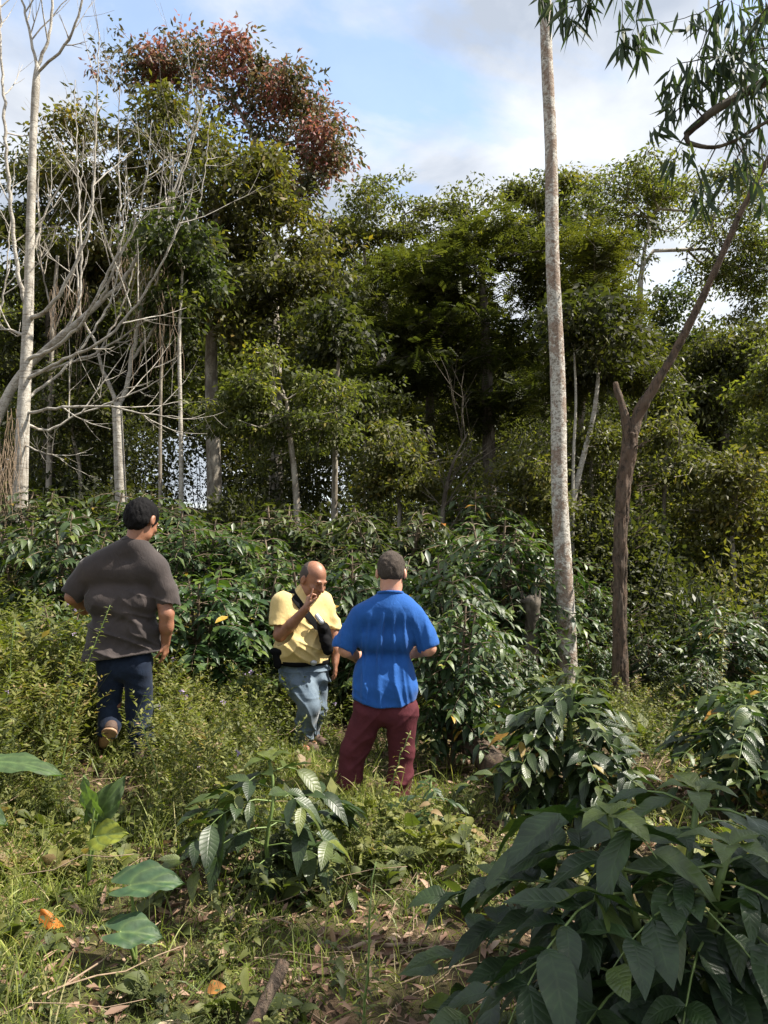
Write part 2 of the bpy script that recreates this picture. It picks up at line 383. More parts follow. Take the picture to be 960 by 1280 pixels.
def grow(trunk, radii, attr, r_tip=0.006, expo=2.4, seg=0.45, wob=0.08, up=0.0, horiz=0.0, start=0.35):
    """skeleton from trunk polyline to attractor points. returns nodes, parent, radius"""
    nodes = [p for p in trunk]; par = [-1]+list(range(len(trunk)-1))
    fixed = len(trunk)
    arr = np.zeros((len(trunk)+len(attr)*40, 3)); arr[:fixed] = trunk; n = fixed
    dirs = np.zeros_like(arr); dirs[:fixed] = nrm(np.gradient(np.array(trunk), axis=0))
    par = -np.ones(len(arr), int); par[1:fixed] = np.arange(fixed-1)
    depth = np.zeros(len(arr)); depth[:fixed] = 0
    ok = np.zeros(len(arr), bool); ok[int(fixed*start):fixed] = True
    top = np.array(trunk[-1]); order = np.argsort(np.linalg.norm(attr-top, axis=1))
    for q in order:
        A = attr[q]; idx = np.nonzero(ok[:n])[0]
        v = A-arr[idx]; d = np.linalg.norm(v, axis=1)+1e-6
        cosang = (v*dirs[idx]).sum(1)/d
        cost = d*(1+0.9*(1-cosang)) + 0.25*depth[idx]
        k = idx[np.argmin(cost)]; L = np.linalg.norm(A-arr[k])
        if L < 0.08: continue
        m = max(1, int(L/seg)); m = min(m, 30)
        t = np.linspace(0, 1, m+1)[1:]
        p0 = arr[k]; c = p0 + dirs[k]*L*0.4
        pts = ((1-t)**2)[:,None]*p0 + (2*t*(1-t))[:,None]*c + (t**2)[:,None]*A
        pts[:-1] += rng.normal(0, wob*min(1, L*.6), (m-1+0, 3)) if m > 1 else 0
        prev = k
        for p in pts:
            if n >= len(arr): break
            arr[n] = p; par[n] = prev; dirs[n] = nrm(p-arr[prev]); depth[n] = depth[prev]+np.linalg.norm(p-arr[prev]); ok[n] = True
            prev = n; n += 1
    arr = arr[:n]; par = par[:n]
    w = np.zeros(n); has = np.zeros(n, bool); has[par[1:][par[1:] >= 0]] = True
    w[~has] = r_tip**expo
    for i in range(n-1, 0, -1):
        if par[i] >= 0: w[par[i]] += w[i]
    r = w**(1/expo)
    # keep given trunk radii
    tr = np.array(radii); sc = 1.0
    r[:fixed] = tr
    for i in range(fixed, n):
        r[i] = min(r[i], r[par[i]]*0.92 if par[i] < fixed else r[par[i]])
    return arr, par, r, fixed
def skel_tubes(mb, arr, par, r, fixed, big=10, small=5, minr=0.0):
    n = len(arr); kids = [[] for _ in range(n)]
    for i in range(1, n):
        if par[i] >= 0: kids[par[i]].append(i)
    starts = [0]; 
    used = np.zeros(n, bool)
    stack = [(0, None)]
    while stack:
        s, p = stack.pop()
        chain = ([p] if p is not None else []) + [s]; cur = s
        while kids[cur]:
            ks = kids[cur]
            if cur < fixed-1: nx = cur+1
            else: nx = max(ks, key=lambda q: r[q])
            for q in ks:
                if q != nx: stack.append((q, cur))
            chain.append(nx); cur = nx
        if len(chain) < 2: continue
        rr = r[chain].copy()
        if p is not None: rr[0] = rr[1]*1.05
        if rr.max() < minr: continue
        pts = arr[chain]
        tube(mb, pts, rr, big if rr.max() > 0.06 else (small if rr.max() > .02 else 3), close=False)

def crown_leaves(mb, attr, per, r, L, W, tintfn, flat=0.6, droop=-0.55, up=0.7, nsp=0.6, strips=False, clip=None):
    cnt = np.maximum(4, per*rng.uniform(.25, 1.45, len(attr))).astype(int); n = int(cnt.sum())
    c = np.repeat(attr, cnt, 0)
    csz = np.repeat(np.sqrt(cnt/per)*rng.uniform(.75, 1.3, len(attr)), cnt)
    off = rand_dirs(n)*(rng.random(n)**0.45)[:,None]
    P = c + off*r*csz[:,None]*np.array([1,1,flat])
    out = nrm(off*np.array([1,1,.4]) + rng.normal(0, .6, (n,3)) + np.array([0,0,droop]))
    N = nrm(rng.normal(0, nsp, (n,3)) + np.array([0,0,up]) + off*0.35)
    ctint = np.repeat(rng.normal(0, .12, len(attr)), cnt)
    T = np.clip(tintfn(P) + ctint + rng.normal(0, .13, n), 0, 1)
    LL = L*rng.uniform(.65, 1.25, n); WW = W*rng.uniform(.7, 1.2, n)
    quad_leaves(mb, P, out, N, LL, WW, T)

def spray_leaves(mb, attr, per, r, L, W, tintfn, flat=0.35):
    """feathery compound leaves: flat rows of thin leaflets"""
    n = len(attr)*per
    c = np.repeat(attr, per, 0); off = rand_dirs(n)*(rng.random(n)**0.5)[:,None]
    B = c + off*r*np.array([1,1,flat*1.6])
    ax = nrm(off*np.array([1,1,.2]) + rng.normal(0,.5,(n,3)) + np.array([0,0,-.15])); N = nrm(rng.normal(0,.35,(n,3))+np.array([0,0,1]))
    S = nrm(np.cross(ax, N)); T = np.clip(tintfn(B)+rng.normal(0,.13,n), 0, 1)
    k = 5; P=[];D=[];NN=[];TT=[]
    for j in range(k):
        for sg in (-1,1):
            P.append(B+ax*(L*(0.15+j*0.19))); D.append(S*sg+ax*0.35+np.array([0,0,-.12])); NN.append(N); TT.append(T)
    P=np.concatenate(P);D=np.concatenate(D);NN=np.concatenate(NN);TT=np.concatenate(TT)
    quad_leaves(mb, P, D, NN, L*0.42, W, TT, fold=0.1)

def sample_clumps(clumps, n, Y, shell=0.5):
    """clumps: (px, py, rx px, ry px, dY, depth radius m). volume points in ellipsoids, biased outward"""
    w = np.array([c[2]*c[3] for c in clumps], float)**0.8; w /= w.sum()
    k = rng.choice(len(clumps), n, p=w); pts = []
    # leaf pads: every clump holds a few flattened pads with gaps between them
    npad = max(1, int(n/4.6)); kp = rng.choice(len(clumps), npad, p=w)
    for i in kp:
        px, py, rx, ry, dy, rd = clumps[i]
        d = rand_dirs(1)[0]; rr = rng.random()**shell; s = (Y+dy)/F_PX
        c = at(px, py, Y+dy) + d*rr*np.array([rx*s, rd, ry*s])*.95
        m = int(rng.integers(2, 8)); R = rng.uniform(.35, 1.0)*min(1.0, Y/17); q = rand_dirs(m)*(rng.random(m)**.6)[:,None]*np.array([R, R, R*.42])
        tilt = d[0]*-.25; q[:,2] += q[:,0]*d[0]*-.25
        pts.extend(c+q)
    return np.array(pts)

def tree(name, label, cat, Y, trunk_px, clumps, n_attr, per, cr, L, W, leafmat, bark, tintfn=None, style='leaf', flat=.6, start=.35, r_tip=.008,
         expo=2.4, group=None, shell=0.5, big=10, leafless=0, wob=.08, droop=-.55, up=.7, seg=.5, fixed_pts=None, crown_name='crown', ground=True):
    tp = np.array([[*at(a, b, Y+dy), r] for a, b, dy, r in trunk_px])
    if ground:
        gz = float(ground_z(tp[0,0], tp[0,1]))
        if tp[0,2] > gz-0.05:
            tp = np.vstack([[tp[0,0]-(tp[1,0]-tp[0,0])*.05, tp[0,1], gz-0.12, tp[0,3]*1.15], tp])
    base = tp[0,:3].copy()
    tr = resample(tp, 0.3)
    attr = sample_clumps(clumps, n_attr, Y, shell) if clumps else fixed_pts
    if fixed_pts is not None and clumps: attr = np.vstack([attr, fixed_pts])
    arr, par, r, fx = grow(list(tr[:,:3]), tr[:,3], attr, r_tip=r_tip, expo=expo, start=start, wob=wob, seg=seg)
    e = empty(name, base, label, cat, group)
    mb = MB(); skel_tubes(mb, arr, par, r, fx, big=big); mb.build('trunk', bark, e, origin=base, smooth=True)
    if per:
        mb = MB()
        tf = tintfn or (lambda P: np.full(len(P), .45))
        A = attr if not leafless else attr[rng.random(len(attr)) > leafless]
        if style == 'leaf': crown_leaves(mb, A, per, cr, L, W, tf, flat=flat, droop=droop, up=up)
        else: spray_leaves(mb, A, per, cr, L, W, tf, flat=flat)
        mb.build(crown_name, leafmat, e, origin=base)
    return e

def branch_px(mb, pts, step=0.15, sides=6, jit=0.0):
    """pts: (px, py, Y, radius)"""
    w = np.array([[*at(a, b, y), r] for a, b, y, r in pts]); q = resample(w, step)
    if jit: q[1:-1,:3] += rng.normal(0, jit, (len(q)-2, 3))
    tube(mb, q[:,:3], q[:,3], sides); return q
def twigs(mb, q, n, length, r, curl=0.5, upb=0.5, sub=2, lo=0.25, fan=None):
    """bare side twigs on a branch polyline q (x,y,z,r)"""
    T = nrm(np.gradient(q[:,:3], axis=0))
    for i in range(n):
        k = int(rng.uniform(lo, 1.0)*(len(q)-1)); p = q[k,:3]
        side = nrm(np.cross(T[k], rand_dirs(1)[0])); d = nrm(T[k]*rng.uniform(.4,1.1)+side*rng.uniform(.5,1.1)+np.array([0,0,upb*rng.uniform(-.2,.8)]))
        Ln = length*rng.uniform(.25, 1.4); t = np.linspace(0, 1, 7)
        bend = rand_dirs(1)[0]*curl*Ln*.3 + np.array([0,0,curl*.35*Ln])
        pts = p + d*(Ln*t)[:,None] + bend*(t**2)[:,None] + rng.normal(0, .012*Ln, (7,3))*t[:,None]
        rr = min(r, q[k,3]*.7)*(1-.8*t)+.0012
        tube(mb, pts, rr, 4, close=False)
        for s in range(sub):
            kk = rng.integers(2, 6); side = rand_dirs(1)[0]; dd = nrm(d+side*.9+np.array([0,0,upb*.4])); l2 = Ln*rng.uniform(.25,.6)
            t2 = np.linspace(0,1,4); p2 = pts[kk]+dd*(l2*t2)[:,None]+np.array([0,0,curl*.25*l2])*(t2**2)[:,None]
            tube(mb, p2, rr[kk]*.6*(1-.7*t2)+.001, 3, close=False)

# ------------------------------------------------------------------ signed-distance modelling of people
_lat = np.random.default_rng(3).random((32,32,32)).astype(np.float32)
def vnoise(x, y, z):
    xi = np.floor(x).astype(int); yi = np.floor(y).astype(int); zi = np.floor(z).astype(int)
    fx = x-xi; fy = y-yi; fz = z-zi; fx = fx*fx*(3-2*fx); fy = fy*fy*(3-2*fy); fz = fz*fz*(3-2*fz)
    def g(a,b,c): return _lat[(xi+a)%32, (yi+b)%32, (zi+c)%32]
    return ((g(0,0,0)*(1-fx)+g(1,0,0)*fx)*(1-fy)+(g(0,1,0)*(1-fx)+g(1,1,0)*fx)*fy)*(1-fz) + ((g(0,0,1)*(1-fx)+g(1,0,1)*fx)*(1-fy)+(g(0,1,1)*(1-fx)+g(1,1,1)*fx)*fy)*fz
class SDF:
    def __init__(s, lo, hi, h):
        s.lo = np.array(lo, float); s.h = h; s.n = (np.ceil((np.array(hi)-s.lo)/h)+1).astype(int)
        s.F = np.full(s.n, 0.5, np.float32)
    def box(s, lo, hi):
        a = np.clip(np.floor((np.array(lo)-s.lo)/s.h).astype(int), 0, s.n); b = np.clip(np.ceil((np.array(hi)-s.lo)/s.h).astype(int)+1, 0, s.n)
        sl = tuple(slice(a[i], b[i]) for i in range(3))
        X, Y, Z = np.meshgrid(*[s.lo[i]+np.arange(a[i], b[i])*s.h for i in range(3)], indexing='ij')
        return sl, X, Y, Z
    def _mix(s, sl, d, k, op):
        f = s.F[sl]
        if op == 'u':
            if k > 0:
                h = np.maximum(k-np.abs(f-d), 0)/k; s.F[sl] = np.minimum(f, d)-h*h*k*0.25
            else: s.F[sl] = np.minimum(f, d)
        else:
            d = -d
            if k > 0:
                h = np.maximum(k-np.abs(f-d), 0)/k; s.F[sl] = np.maximum(f, d)+h*h*k*0.25
            else: s.F[sl] = np.maximum(f, d)
    def cone(s, a, b, ra, rb, k=0.03, flat=None, op='u'):
        """tapered capsule; flat=(direction, factor<1 squashes along the direction)"""
        a = np.array(a, float); b = np.array(b, float); m = max(ra, rb)+k+0.03
        sl, X, Y, Z = s.box(np.minimum(a,b)-m, np.maximum(a,b)+m)
        if X.size == 0: return
        P = np.stack([X-a[0], Y-a[1], Z-a[2]], -1); ba = b-a
        if flat is not None:
            u = np.array(flat[0], float); u /= np.linalg.norm(u); f = 1/flat[1]-1
            P = P + (P@u)[...,None]*u*f; ba = ba + np.dot(ba,u)*u*f
        t = np.clip((P@ba)/max(np.dot(ba,ba), 1e-9), 0, 1)
        d = np.linalg.norm(P-t[...,None]*ba, axis=-1)-(ra+(rb-ra)*t)
        if flat is not None: d = d*(0.5+0.5*flat[1])
        s._mix(sl, d.astype(np.float32), k, op)
    def ell(s, c, r, k=0.02, ax=None, op='u'):
        c = np.array(c, float); r = np.array(r, float); m = r.max()+k+0.02
        sl, X, Y, Z = s.box(c-m, c+m)
        if X.size == 0: return
        P = np.stack([X-c[0], Y-c[1], Z-c[2]], -1)
        if ax is not None: P = P@np.array(ax).T    # rows = local axes
        q = np.linalg.norm(P/r, axis=-1); q2 = np.linalg.norm(P/(r*r), axis=-1)
        d = q*(q-1)/np.maximum(q2, 1e-6)
        s._mix(sl, d.astype(np.float32), k, op)
    def disp(s, fn):
        sl, X, Y, Z = s.box(s.lo, s.lo+s.n*s.h)
        near = np.abs(s.F) < 0.07
        Fn = s.F[near]; s.F[near] = Fn + (fn(X[near], Y[near], Z[near])*np.clip((0.07-np.abs(Fn))/0.03, 0, 1)).astype(np.float32)
    def cut(s, p, n, k=0.004):
        """remove everything on the side the normal points to"""
        sl, X, Y, Z = s.box(s.lo, s.lo+s.n*s.h); n = np.array(n, float); n /= np.linalg.norm(n)
        d = (X-p[0])*n[0]+(Y-p[1])*n[1]+(Z-p[2])*n[2]
        f = s.F; d = d.astype(np.float32); d = d[:f.shape[0],:f.shape[1],:f.shape[2]]
        h = np.maximum(k-np.abs(f-d), 0)/k; s.F = np.maximum(f, d)+h*h*k*0.25
    def mesh(s, name, mat, parent, origin=(0,0,0)):
        F = s.F; F[0]=F[-1]=.5; F[:,0]=F[:,-1]=.5; F[:,:,0]=F[:,:,-1]=.5
        S = F < 0
        c = np.zeros(tuple(x-1 for x in F.shape), np.int8)
        for dx in (0,1):
            for dy in (0,1):
                for dz in (0,1):
                    c += S[dx:F.shape[0]-1+dx, dy:F.shape[1]-1+dy, dz:F.shape[2]-1+dz]
        act = (c > 0) & (c < 8); I = np.argwhere(act); idx = -np.ones(c.shape, np.int64); idx[act] = np.arange(len(I))
        acc = np.zeros((len(I),3)); cnt = np.zeros(len(I))
        for ax in range(3):
            o = [q for q in range(3) if q != ax]
            for u in (0,1):
                for v in (0,1):
                    A = I.copy(); A[:,o[0]] += u; A[:,o[1]] += v; B = A.copy(); B[:,ax] += 1
                    fa = F[A[:,0],A[:,1],A[:,2]]; fb = F[B[:,0],B[:,1],B[:,2]]
                    m = (fa < 0) != (fb < 0)
                    t = np.where(m, fa/np.where(m, fa-fb, 1), 0)
                    off = np.zeros((len(I),3)); off[:,o[0]] = u; off[:,o[1]] = v; off[:,ax] = t
                    acc += off*m[:,None]; cnt += m
        V = (I + acc/np.maximum(cnt,1)[:,None])*s.h + s.lo
        faces = []
        for ax in range(3):
            a = [slice(1,-1)]*3; b = [slice(1,-1)]*3; a[ax] = slice(0,-1); b[ax] = slice(1,None)
            s0 = S[tuple(a)]; s1 = S[tuple(b)]; E = np.argwhere(s0 != s1)
            off = np.ones(3, int); off[ax] = 0; G = E+off
            o = [(ax+1)%3, (ax+2)%3]
            q = []
            for u, v in ((1,1),(0,1),(0,0),(1,0)):
                K = G.copy(); K[:,o[0]] -= u; K[:,o[1]] -= v; q.append(idx[K[:,0],K[:,1],K[:,2]])
            q = np.stack(q, 1); fl = s1[E[:,0],E[:,1],E[:,2]]
            q[fl] = q[fl][:,::-1]; faces.append(q)
        f = np.concatenate(faces); f = f[(f >= 0).all(1)]
        # drop islands smaller than the main body is not needed; light smoothing
        for _ in range(2):
            acc = np.zeros_like(V); cn = np.zeros(len(V))
            for j in range(4):
                np.add.at(acc, f[:,j], V[f[:,(j+1)%4]]); np.add.at(acc, f[:,j], V[f[:,(j+3)%4]]); np.add.at(cn, f[:,j], 2)
            V = V*0.6 + 0.4*acc/np.maximum(cn,1)[:,None]
        mb = MB(); mb.add(V, f); return mb.build(name, mat, parent, origin=origin, smooth=True)
# ------------------------------------------------------------------ people
M['skin_brown'] = skin_mat('brown_skin', (0.24,0.105,0.06), (0.36,0.17,0.10))
M['skin_fair'] = skin_mat('fair_skin', (0.50,0.24,0.16), (0.62,0.34,0.24))
M['hair_black'] = plain_mat('black_hair', (0.007,0.0065,0.007), 0.8, 220, .5, .6, .006, spec=.12)
M['hair_grey'] = plain_mat('greying_hair', (0.075,0.06,0.05), 0.8, 260, .65, 1.0, .008, spec=.15)
M['hair_stubble'] = plain_mat('cropped_hair', (0.06,0.042,0.034), 0.7, 260, .5, .8, .006)
M['cloth_charcoal'] = cloth_mat('faded_charcoal_cotton', (0.030,0.026,0.026), (0.062,0.050,0.047), sheen=0.2, nscale=5)
M['cloth_blue'] = cloth_mat('royal_blue_cotton', (0.014,0.075,0.27), (0.022,0.10,0.34), sheen=0.15, trans=0.06)
M['cloth_yellow'] = cloth_mat('pale_yellow_cotton', (0.62,0.43,0.17), (0.74,0.54,0.25), sheen=0.2, trans=0.15)
M['denim_dark'] = cloth_mat('dark_denim', (0.004,0.007,0.016), (0.011,0.019,0.038), sheen=0.1, nscale=16)
M['denim_grey'] = cloth_mat('washed_denim', (0.05,0.075,0.105), (0.13,0.17,0.21), sheen=0.3, nscale=10)
M['cloth_maroon'] = cloth_mat('maroon_cotton', (0.058,0.013,0.018), (0.095,0.022,0.028), sheen=0.0)
M['leather_brown'] = plain_mat('brown_leather', (0.09,0.055,0.04), .8)
M['sole'] = plain_mat('tan_rubber_sole', (0.42,0.26,0.16), .7)
M['black_nylon'] = plain_mat('black_nylon', (0.005,0.005,0.006), .85, 120, .3, .3, .003, spec=.12)
M['grey_metal'] = plain_mat('grey_metal', (0.35,0.36,0.37), .35, 60, metal=.7)
M['eye_dark'] = plain_mat('dark_eye', (0.02,0.012,0.01), .2)

def ridge(x, y, z, p=2.0):
    return (1-np.abs(2*vnoise(x, y, z)-1))**p
def frame(face):
    f = np.array(face, float); f /= np.linalg.norm(f); l = np.cross([0,0,1], f); l /= np.linalg.norm(l); u = np.cross(f, l)
    return l, f, u      # lateral (figure's left), forward, up
def head(s, c, face, sc=1.0, k=.02):
    l, f, u = frame(face); ax = [l, f, u]; c = np.array(c)
    P = lambda a, b, d: c + (l*a + f*b + u*d)*sc
    s.ell(P(0,-.012,.03), np.array((.078,.098,.094))*sc, k, ax)          # cranium
    s.ell(P(0,.02,-.035), np.array((.064,.078,.085))*sc, .03, ax)          # face mass
    s.cone(P(-.035,.03,-.085), P(.035,.03,-.085), .03*sc, .03*sc, .03)      # jaw
    s.ell(P(0,.07,-.1), np.array((.024,.022,.02))*sc, .02, ax)              # chin
    s.cone(P(-.035,.088,.016), P(.035,.088,.016), .012*sc, .012*sc, .015)   # brow
    for g in (-1, 1):
        s.ell(P(g*.031,.098,-.002), np.array((.017,.012,.011))*sc, .010, ax, 's')   # socket
        s.ell(P(g*.031,.082,-.002), np.array((.013,.013,.011))*sc, .003, ax)
        s.ell(P(g*.04,.065,-.035), np.array((.024,.024,.02))*sc, .02, ax)           # cheek
        s.ell(P(g*.085,-.012,-.010), np.array((.013,.021,.034))*sc, .006, ax)        # ear
        s.ell(P(g*.096,-.004,-.008), np.array((.006,.011,.020))*sc, .004, ax, 's')
    s.cone(P(0,.095,.005), P(0,.118,-.035), .009*sc, .014*sc, .012)          # nose
    for g in (-1, 1): s.ell(P(g*.012,.106,-.037), np.array((.008,.009,.007))*sc, .006, ax)
    s.ell(P(0,.094,-.062), np.array((.024,.010,.006))*sc, .006, ax)          # lips
    s.ell(P(0,.092,-.073), np.array((.020,.010,.007))*sc, .006, ax)
    s.ell(P(0,.106,-.067), np.array((.022,.006,.0022))*sc, .003, ax, 's')
    return P, ax
def hand(s, wrist, d, palm_n, side, curls, L=0.185, spread=0.0, thumb=1.0):
    """wrist point, hand direction, palm normal (fingers curl towards it), side = thumb side; curls per finger (index..little)"""
    d = np.array(d, float); d /= np.linalg.norm(d); n = np.array(palm_n, float); n -= d*np.dot(n, d); n /= np.linalg.norm(n)
    t = np.cross(d, n)*side
    w = np.array(wrist, float)
    s.cone(w, w+d*L*.15, .027, .03, .02, flat=(n,.62))
    s.cone(w+d*L*.15+t*.012, w+d*L*.45+t*.018, .025, .022, .015, flat=(n,.6)); s.cone(w+d*L*.15-t*.012, w+d*L*.42-t*.02, .025, .02, .015, flat=(n,.6))
    fl = [.40,.45,.42,.33]
    for i in range(4):
        o = t*(.030-.020*i); p = w+d*L*(.47-.015*abs(i-1))+o; ln = L*fl[i]; a = 0.0; dd = d+t*spread*(1.5-i)
        for j, q in enumerate((.45,.32,.23)):
            a += curls[i]*(.6 if j == 0 else 1.0)
            v = (nrm(dd)*math.cos(a)+n*math.sin(a)); p2 = p+v*ln*q
            s.cone(p, p2, .0095-.0008*j, .0090-.0010*j, .005); p = p2
    p = w+d*L*.18+t*.026; v = nrm(d*.75+t*.75+n*.35); p2 = p+v*L*.2; s.cone(p, p2, .014, .0105, .012)
    v = nrm(d*1.0+t*.25*thumb+n*.45); p3 = p2+v*L*.16; s.cone(p2, p3, .0105, .0095, .006); s.cone(p3, p3+nrm(v+n*.2)*L*.12, .0095, .008, .004)
def bounds(J, lo, hi):
    a = J(*lo); b = J(*hi); return np.minimum(a,b), np.maximum(a,b)

# ---- man in charcoal T-shirt, walking away
def man_charcoal():
    Y0 = 5.1; J = lambda x, y, d=0.0: at(x, y, Y0+d)
    o = J(160, 944); o[2] = float(ground_z(o[0], o[1]))
    e = empty('person', o, 'heavyset black-haired man in a charcoal T-shirt and dark jeans walking away through weeds', 'person')
    lo = [J(66,960)[0], Y0-.36, J(160,962)[2]]; hi = [J(236,620)[0], Y0+.55, J(160,618)[2]]
    # body
    s = SDF(lo, hi, .0062)
    face = (.34,.88,-.42)
    P, ax = head(s, J(178,650,.03), face, 1.18)
    s.cone(J(166,690,-.01), J(174,662,.01), .075, .070, .03)
    s.cone(J(125,718), J(188,716), .062, .062, .04); s.cone(J(152,730,.03), J(155,825,.04), .06, .06, .03)
    s.cone(J(113,716), J(91,746), .052, .050, .03); s.cone(J(91,746), J(106,762,.16), .05, .036, .02); s.cone(J(106,762,.16), J(120,752,.30), .036,.03,.02)
    hand(s, J(120,752,.30), (.5,.8,.35), (.6,-.3,.2), 1, (.4,.5,.5,.55))
    s.cone(J(197,716), J(208,766,-.02), .054, .050, .03); s.cone(J(208,768,-.02), J(208,784,0), .051, .047, .02); s.cone(J(208,782,0), J(207,803,.05), .046, .031, .02)
    hand(s, J(207,802,.05), (-.06,.18,-1), (-1,.25,0), -1, (.30,.42,.5,.55), L=.18)
    for a, b, c, d2 in (((142,832,.03),(140,880,.04),(136,908,-.05),.09),((170,832,.03),(172,880,.06),(176,934,.02),.09)):
        s.cone(J(*a), J(*b), .060, .055, .02); s.cone(J(*b), J(*c), .06, .045, .02)
    s.cone(J(136,908,-.05), J(130,926,.06), .035, .03, .02); s.cone(J(176,938,.0), J(178,946,.2), .036, .03, .02)
    body = s.mesh('body', M['skin_brown'], e, o)
    # hair
    s = SDF(P(0,0,.03)-.2, P(0,0,.03)+.2, .0055)
    l, f, u = ax
    s.ell(P(0,-.016,.026), np.array((.092,.110,.100))*1.18, .02, ax); s.ell(P(0,-.052,-.022), np.array((.080,.052,.070))*1.15, .03, ax)
    s.cut(P(0,.06,0), f*1.0-u*.55, .02); s.cut(P(0,-.1,-.085), -u*1.0-f*.25, .015)
    for g in (-1,1): s.ell(P(g*.09,.0,-.035), np.array((.03,.036,.045)), .012, ax, 's')
    s.disp(lambda X,Y,Z: -.012*vnoise(X*95,Y*95,Z*40)-.012*vnoise(X*28,Y*28,Z*18)+.012)
    s.mesh('hair', M['hair_black'], e, o)
    # T-shirt
    s = SDF(lo, hi, .0062)
    s.cone(J(120,714,.0), J(190,713,.0), .108, .108, .04, flat=((0,1,0),.95))
    s.cone(J(132,704,-.0), J(165,685,.0), .100, .090, .04); s.cone(J(187,706,0), J(172,687,.0), .098, .090, .04)
    s.cone(J(131,750,.02), J(176,750,.02), .120, .120, .05); s.cone(J(136,790,.04), J(174,790,.04), .126, .122, .05)
    s.cone(J(135,822,.03), J(175,830,.03), .140, .136, .04)
    s.cone(J(112,712), J(97,730), .082, .074, .03); s.cone(J(97,730), J(92,740), .074, .074, .01)
    s.cone(J(197,713), J(207,738), .080, .075, .03); s.cone(J(207,738), J(210,750), .075, .076, .01)
    hem = J(155,820)
    zc = J(0,780)[2]; zt = J(0,720)[2]; zb = J(0,822)[2]; xc = J(195,0)[0]
    def folds(X, Y, Z):
        low = np.clip((zt-Z)/.35, 0, 1)
        a = ridge(X*2.2+Z*1.0, Y*3, Z*15+X*4.5, 3)*.022*low + ridge(X*9-Z*6, Y*3, Z*9+X*7, 3)*.012*low
        b = ridge(X*11-Z*9, Y*4, Z*4.5+X*3, 3)*.014*np.clip(1-abs(X-xc)/.24, 0, 1)*low
        c = (vnoise(X*6, Y*6, Z*6)-.5)*.010
        d = ridge(X*7+Z*5+2, Y*5, Z*5, 3)*.016*low
        h = -.003*np.exp(-((Z-zb-(X-hem[0])*.13-.018)/.004)**2)
        return -(a+b+d)+c+h
    s.disp(folds)
    s.cut(hem, np.array([.13,0,-1.0])); s.ell(J(82,750,0), (.085,.14,.062), .006, None, 's'); s.ell(J(214,768,0), (.080,.14,.088), .006, None, 's')
    s.ell(J(175,656,.02), (.088,.10,.100), .006, None, 's')
    ts = s.mesh('t_shirt', M['cloth_charcoal'], e, o)
    # collar ribbing
    s = SDF(J(172,688)-.16, J(172,688)+.16, .0055)
    s.cone(J(165,685,.0), J(171,687,.0), .096, .095, .02); s.cut(J(168,672,-.018), (.2,.12,-1)); s.ell(J(175,656,.02), (.082,.094,.096), .004, None, 's')
    s.mesh('collar', M['cloth_charcoal'], ts, o)
    # jeans
    s = SDF(lo, hi, .0062)
    s.cone(J(142,808,.05), J(170,808,.05), .090, .090, .03); s.cone(J(141,828,.03), J(172,828,.03), .102, .102, .04); s.cone(J(142,834,.02), J(170,834,.02), .100, .100, .03)
    s.cone(J(140,842,.02), J(136,880,.05), .086, .072, .012); s.cone(J(136,880,.05), J(136,910,-.05), .072, .064, .02)
    s.cone(J(173,840,.02), J(174,885,.06), .092, .082, .015); s.cone(J(174,885,.06), J(177,940,.02), .082, .066, .02)
    s.ell(J(135,920,-.08), (.055,.07,.040), .004, None, 's')
    zk = J(0,885)[2]
    s.disp(lambda X,Y,Z: -ridge(X*3,Y*3,Z*15+X*5,2.5)*.022*np.clip((zk+.12-Z)/.2,.25,1) + (vnoise(X*8,Y*8,Z*8)-.5)*.012)
    s.mesh('jeans', M['denim_dark'], e, o)
    # shoes
    for heel, toe, sole_n in ((J(137,915,-.10), J(128,930,.08), (0.1,-.72,-.68)), (J(176,944,-.02), J(178,950,.2), (0,0,-1))):
        s = SDF(np.minimum(heel,toe)-.14, np.maximum(heel,toe)+.14, .006)
        s.cone(heel, toe, .046, .042, .01); s.cone(heel+np.array([0,.02,.03]), toe*.5+heel*.5+np.array([0,0,.02]), .046, .04, .02)
        n = np.array(sole_n)/np.linalg.norm(sole_n)
        s.cut((heel+toe)/2+n*.026, n); sh = s.mesh('shoe', M['leather_brown'], e, o)
        s = SDF(np.minimum(heel,toe)-.14, np.maximum(heel,toe)+.14, .006)
        s.cone(heel, toe, .052, .048, .01); s.cut((heel+toe)/2+n*.044, n); s.cut((heel+toe)/2+n*.027, -n)
        s.mesh('sole', M['sole'], sh, o)
    return e

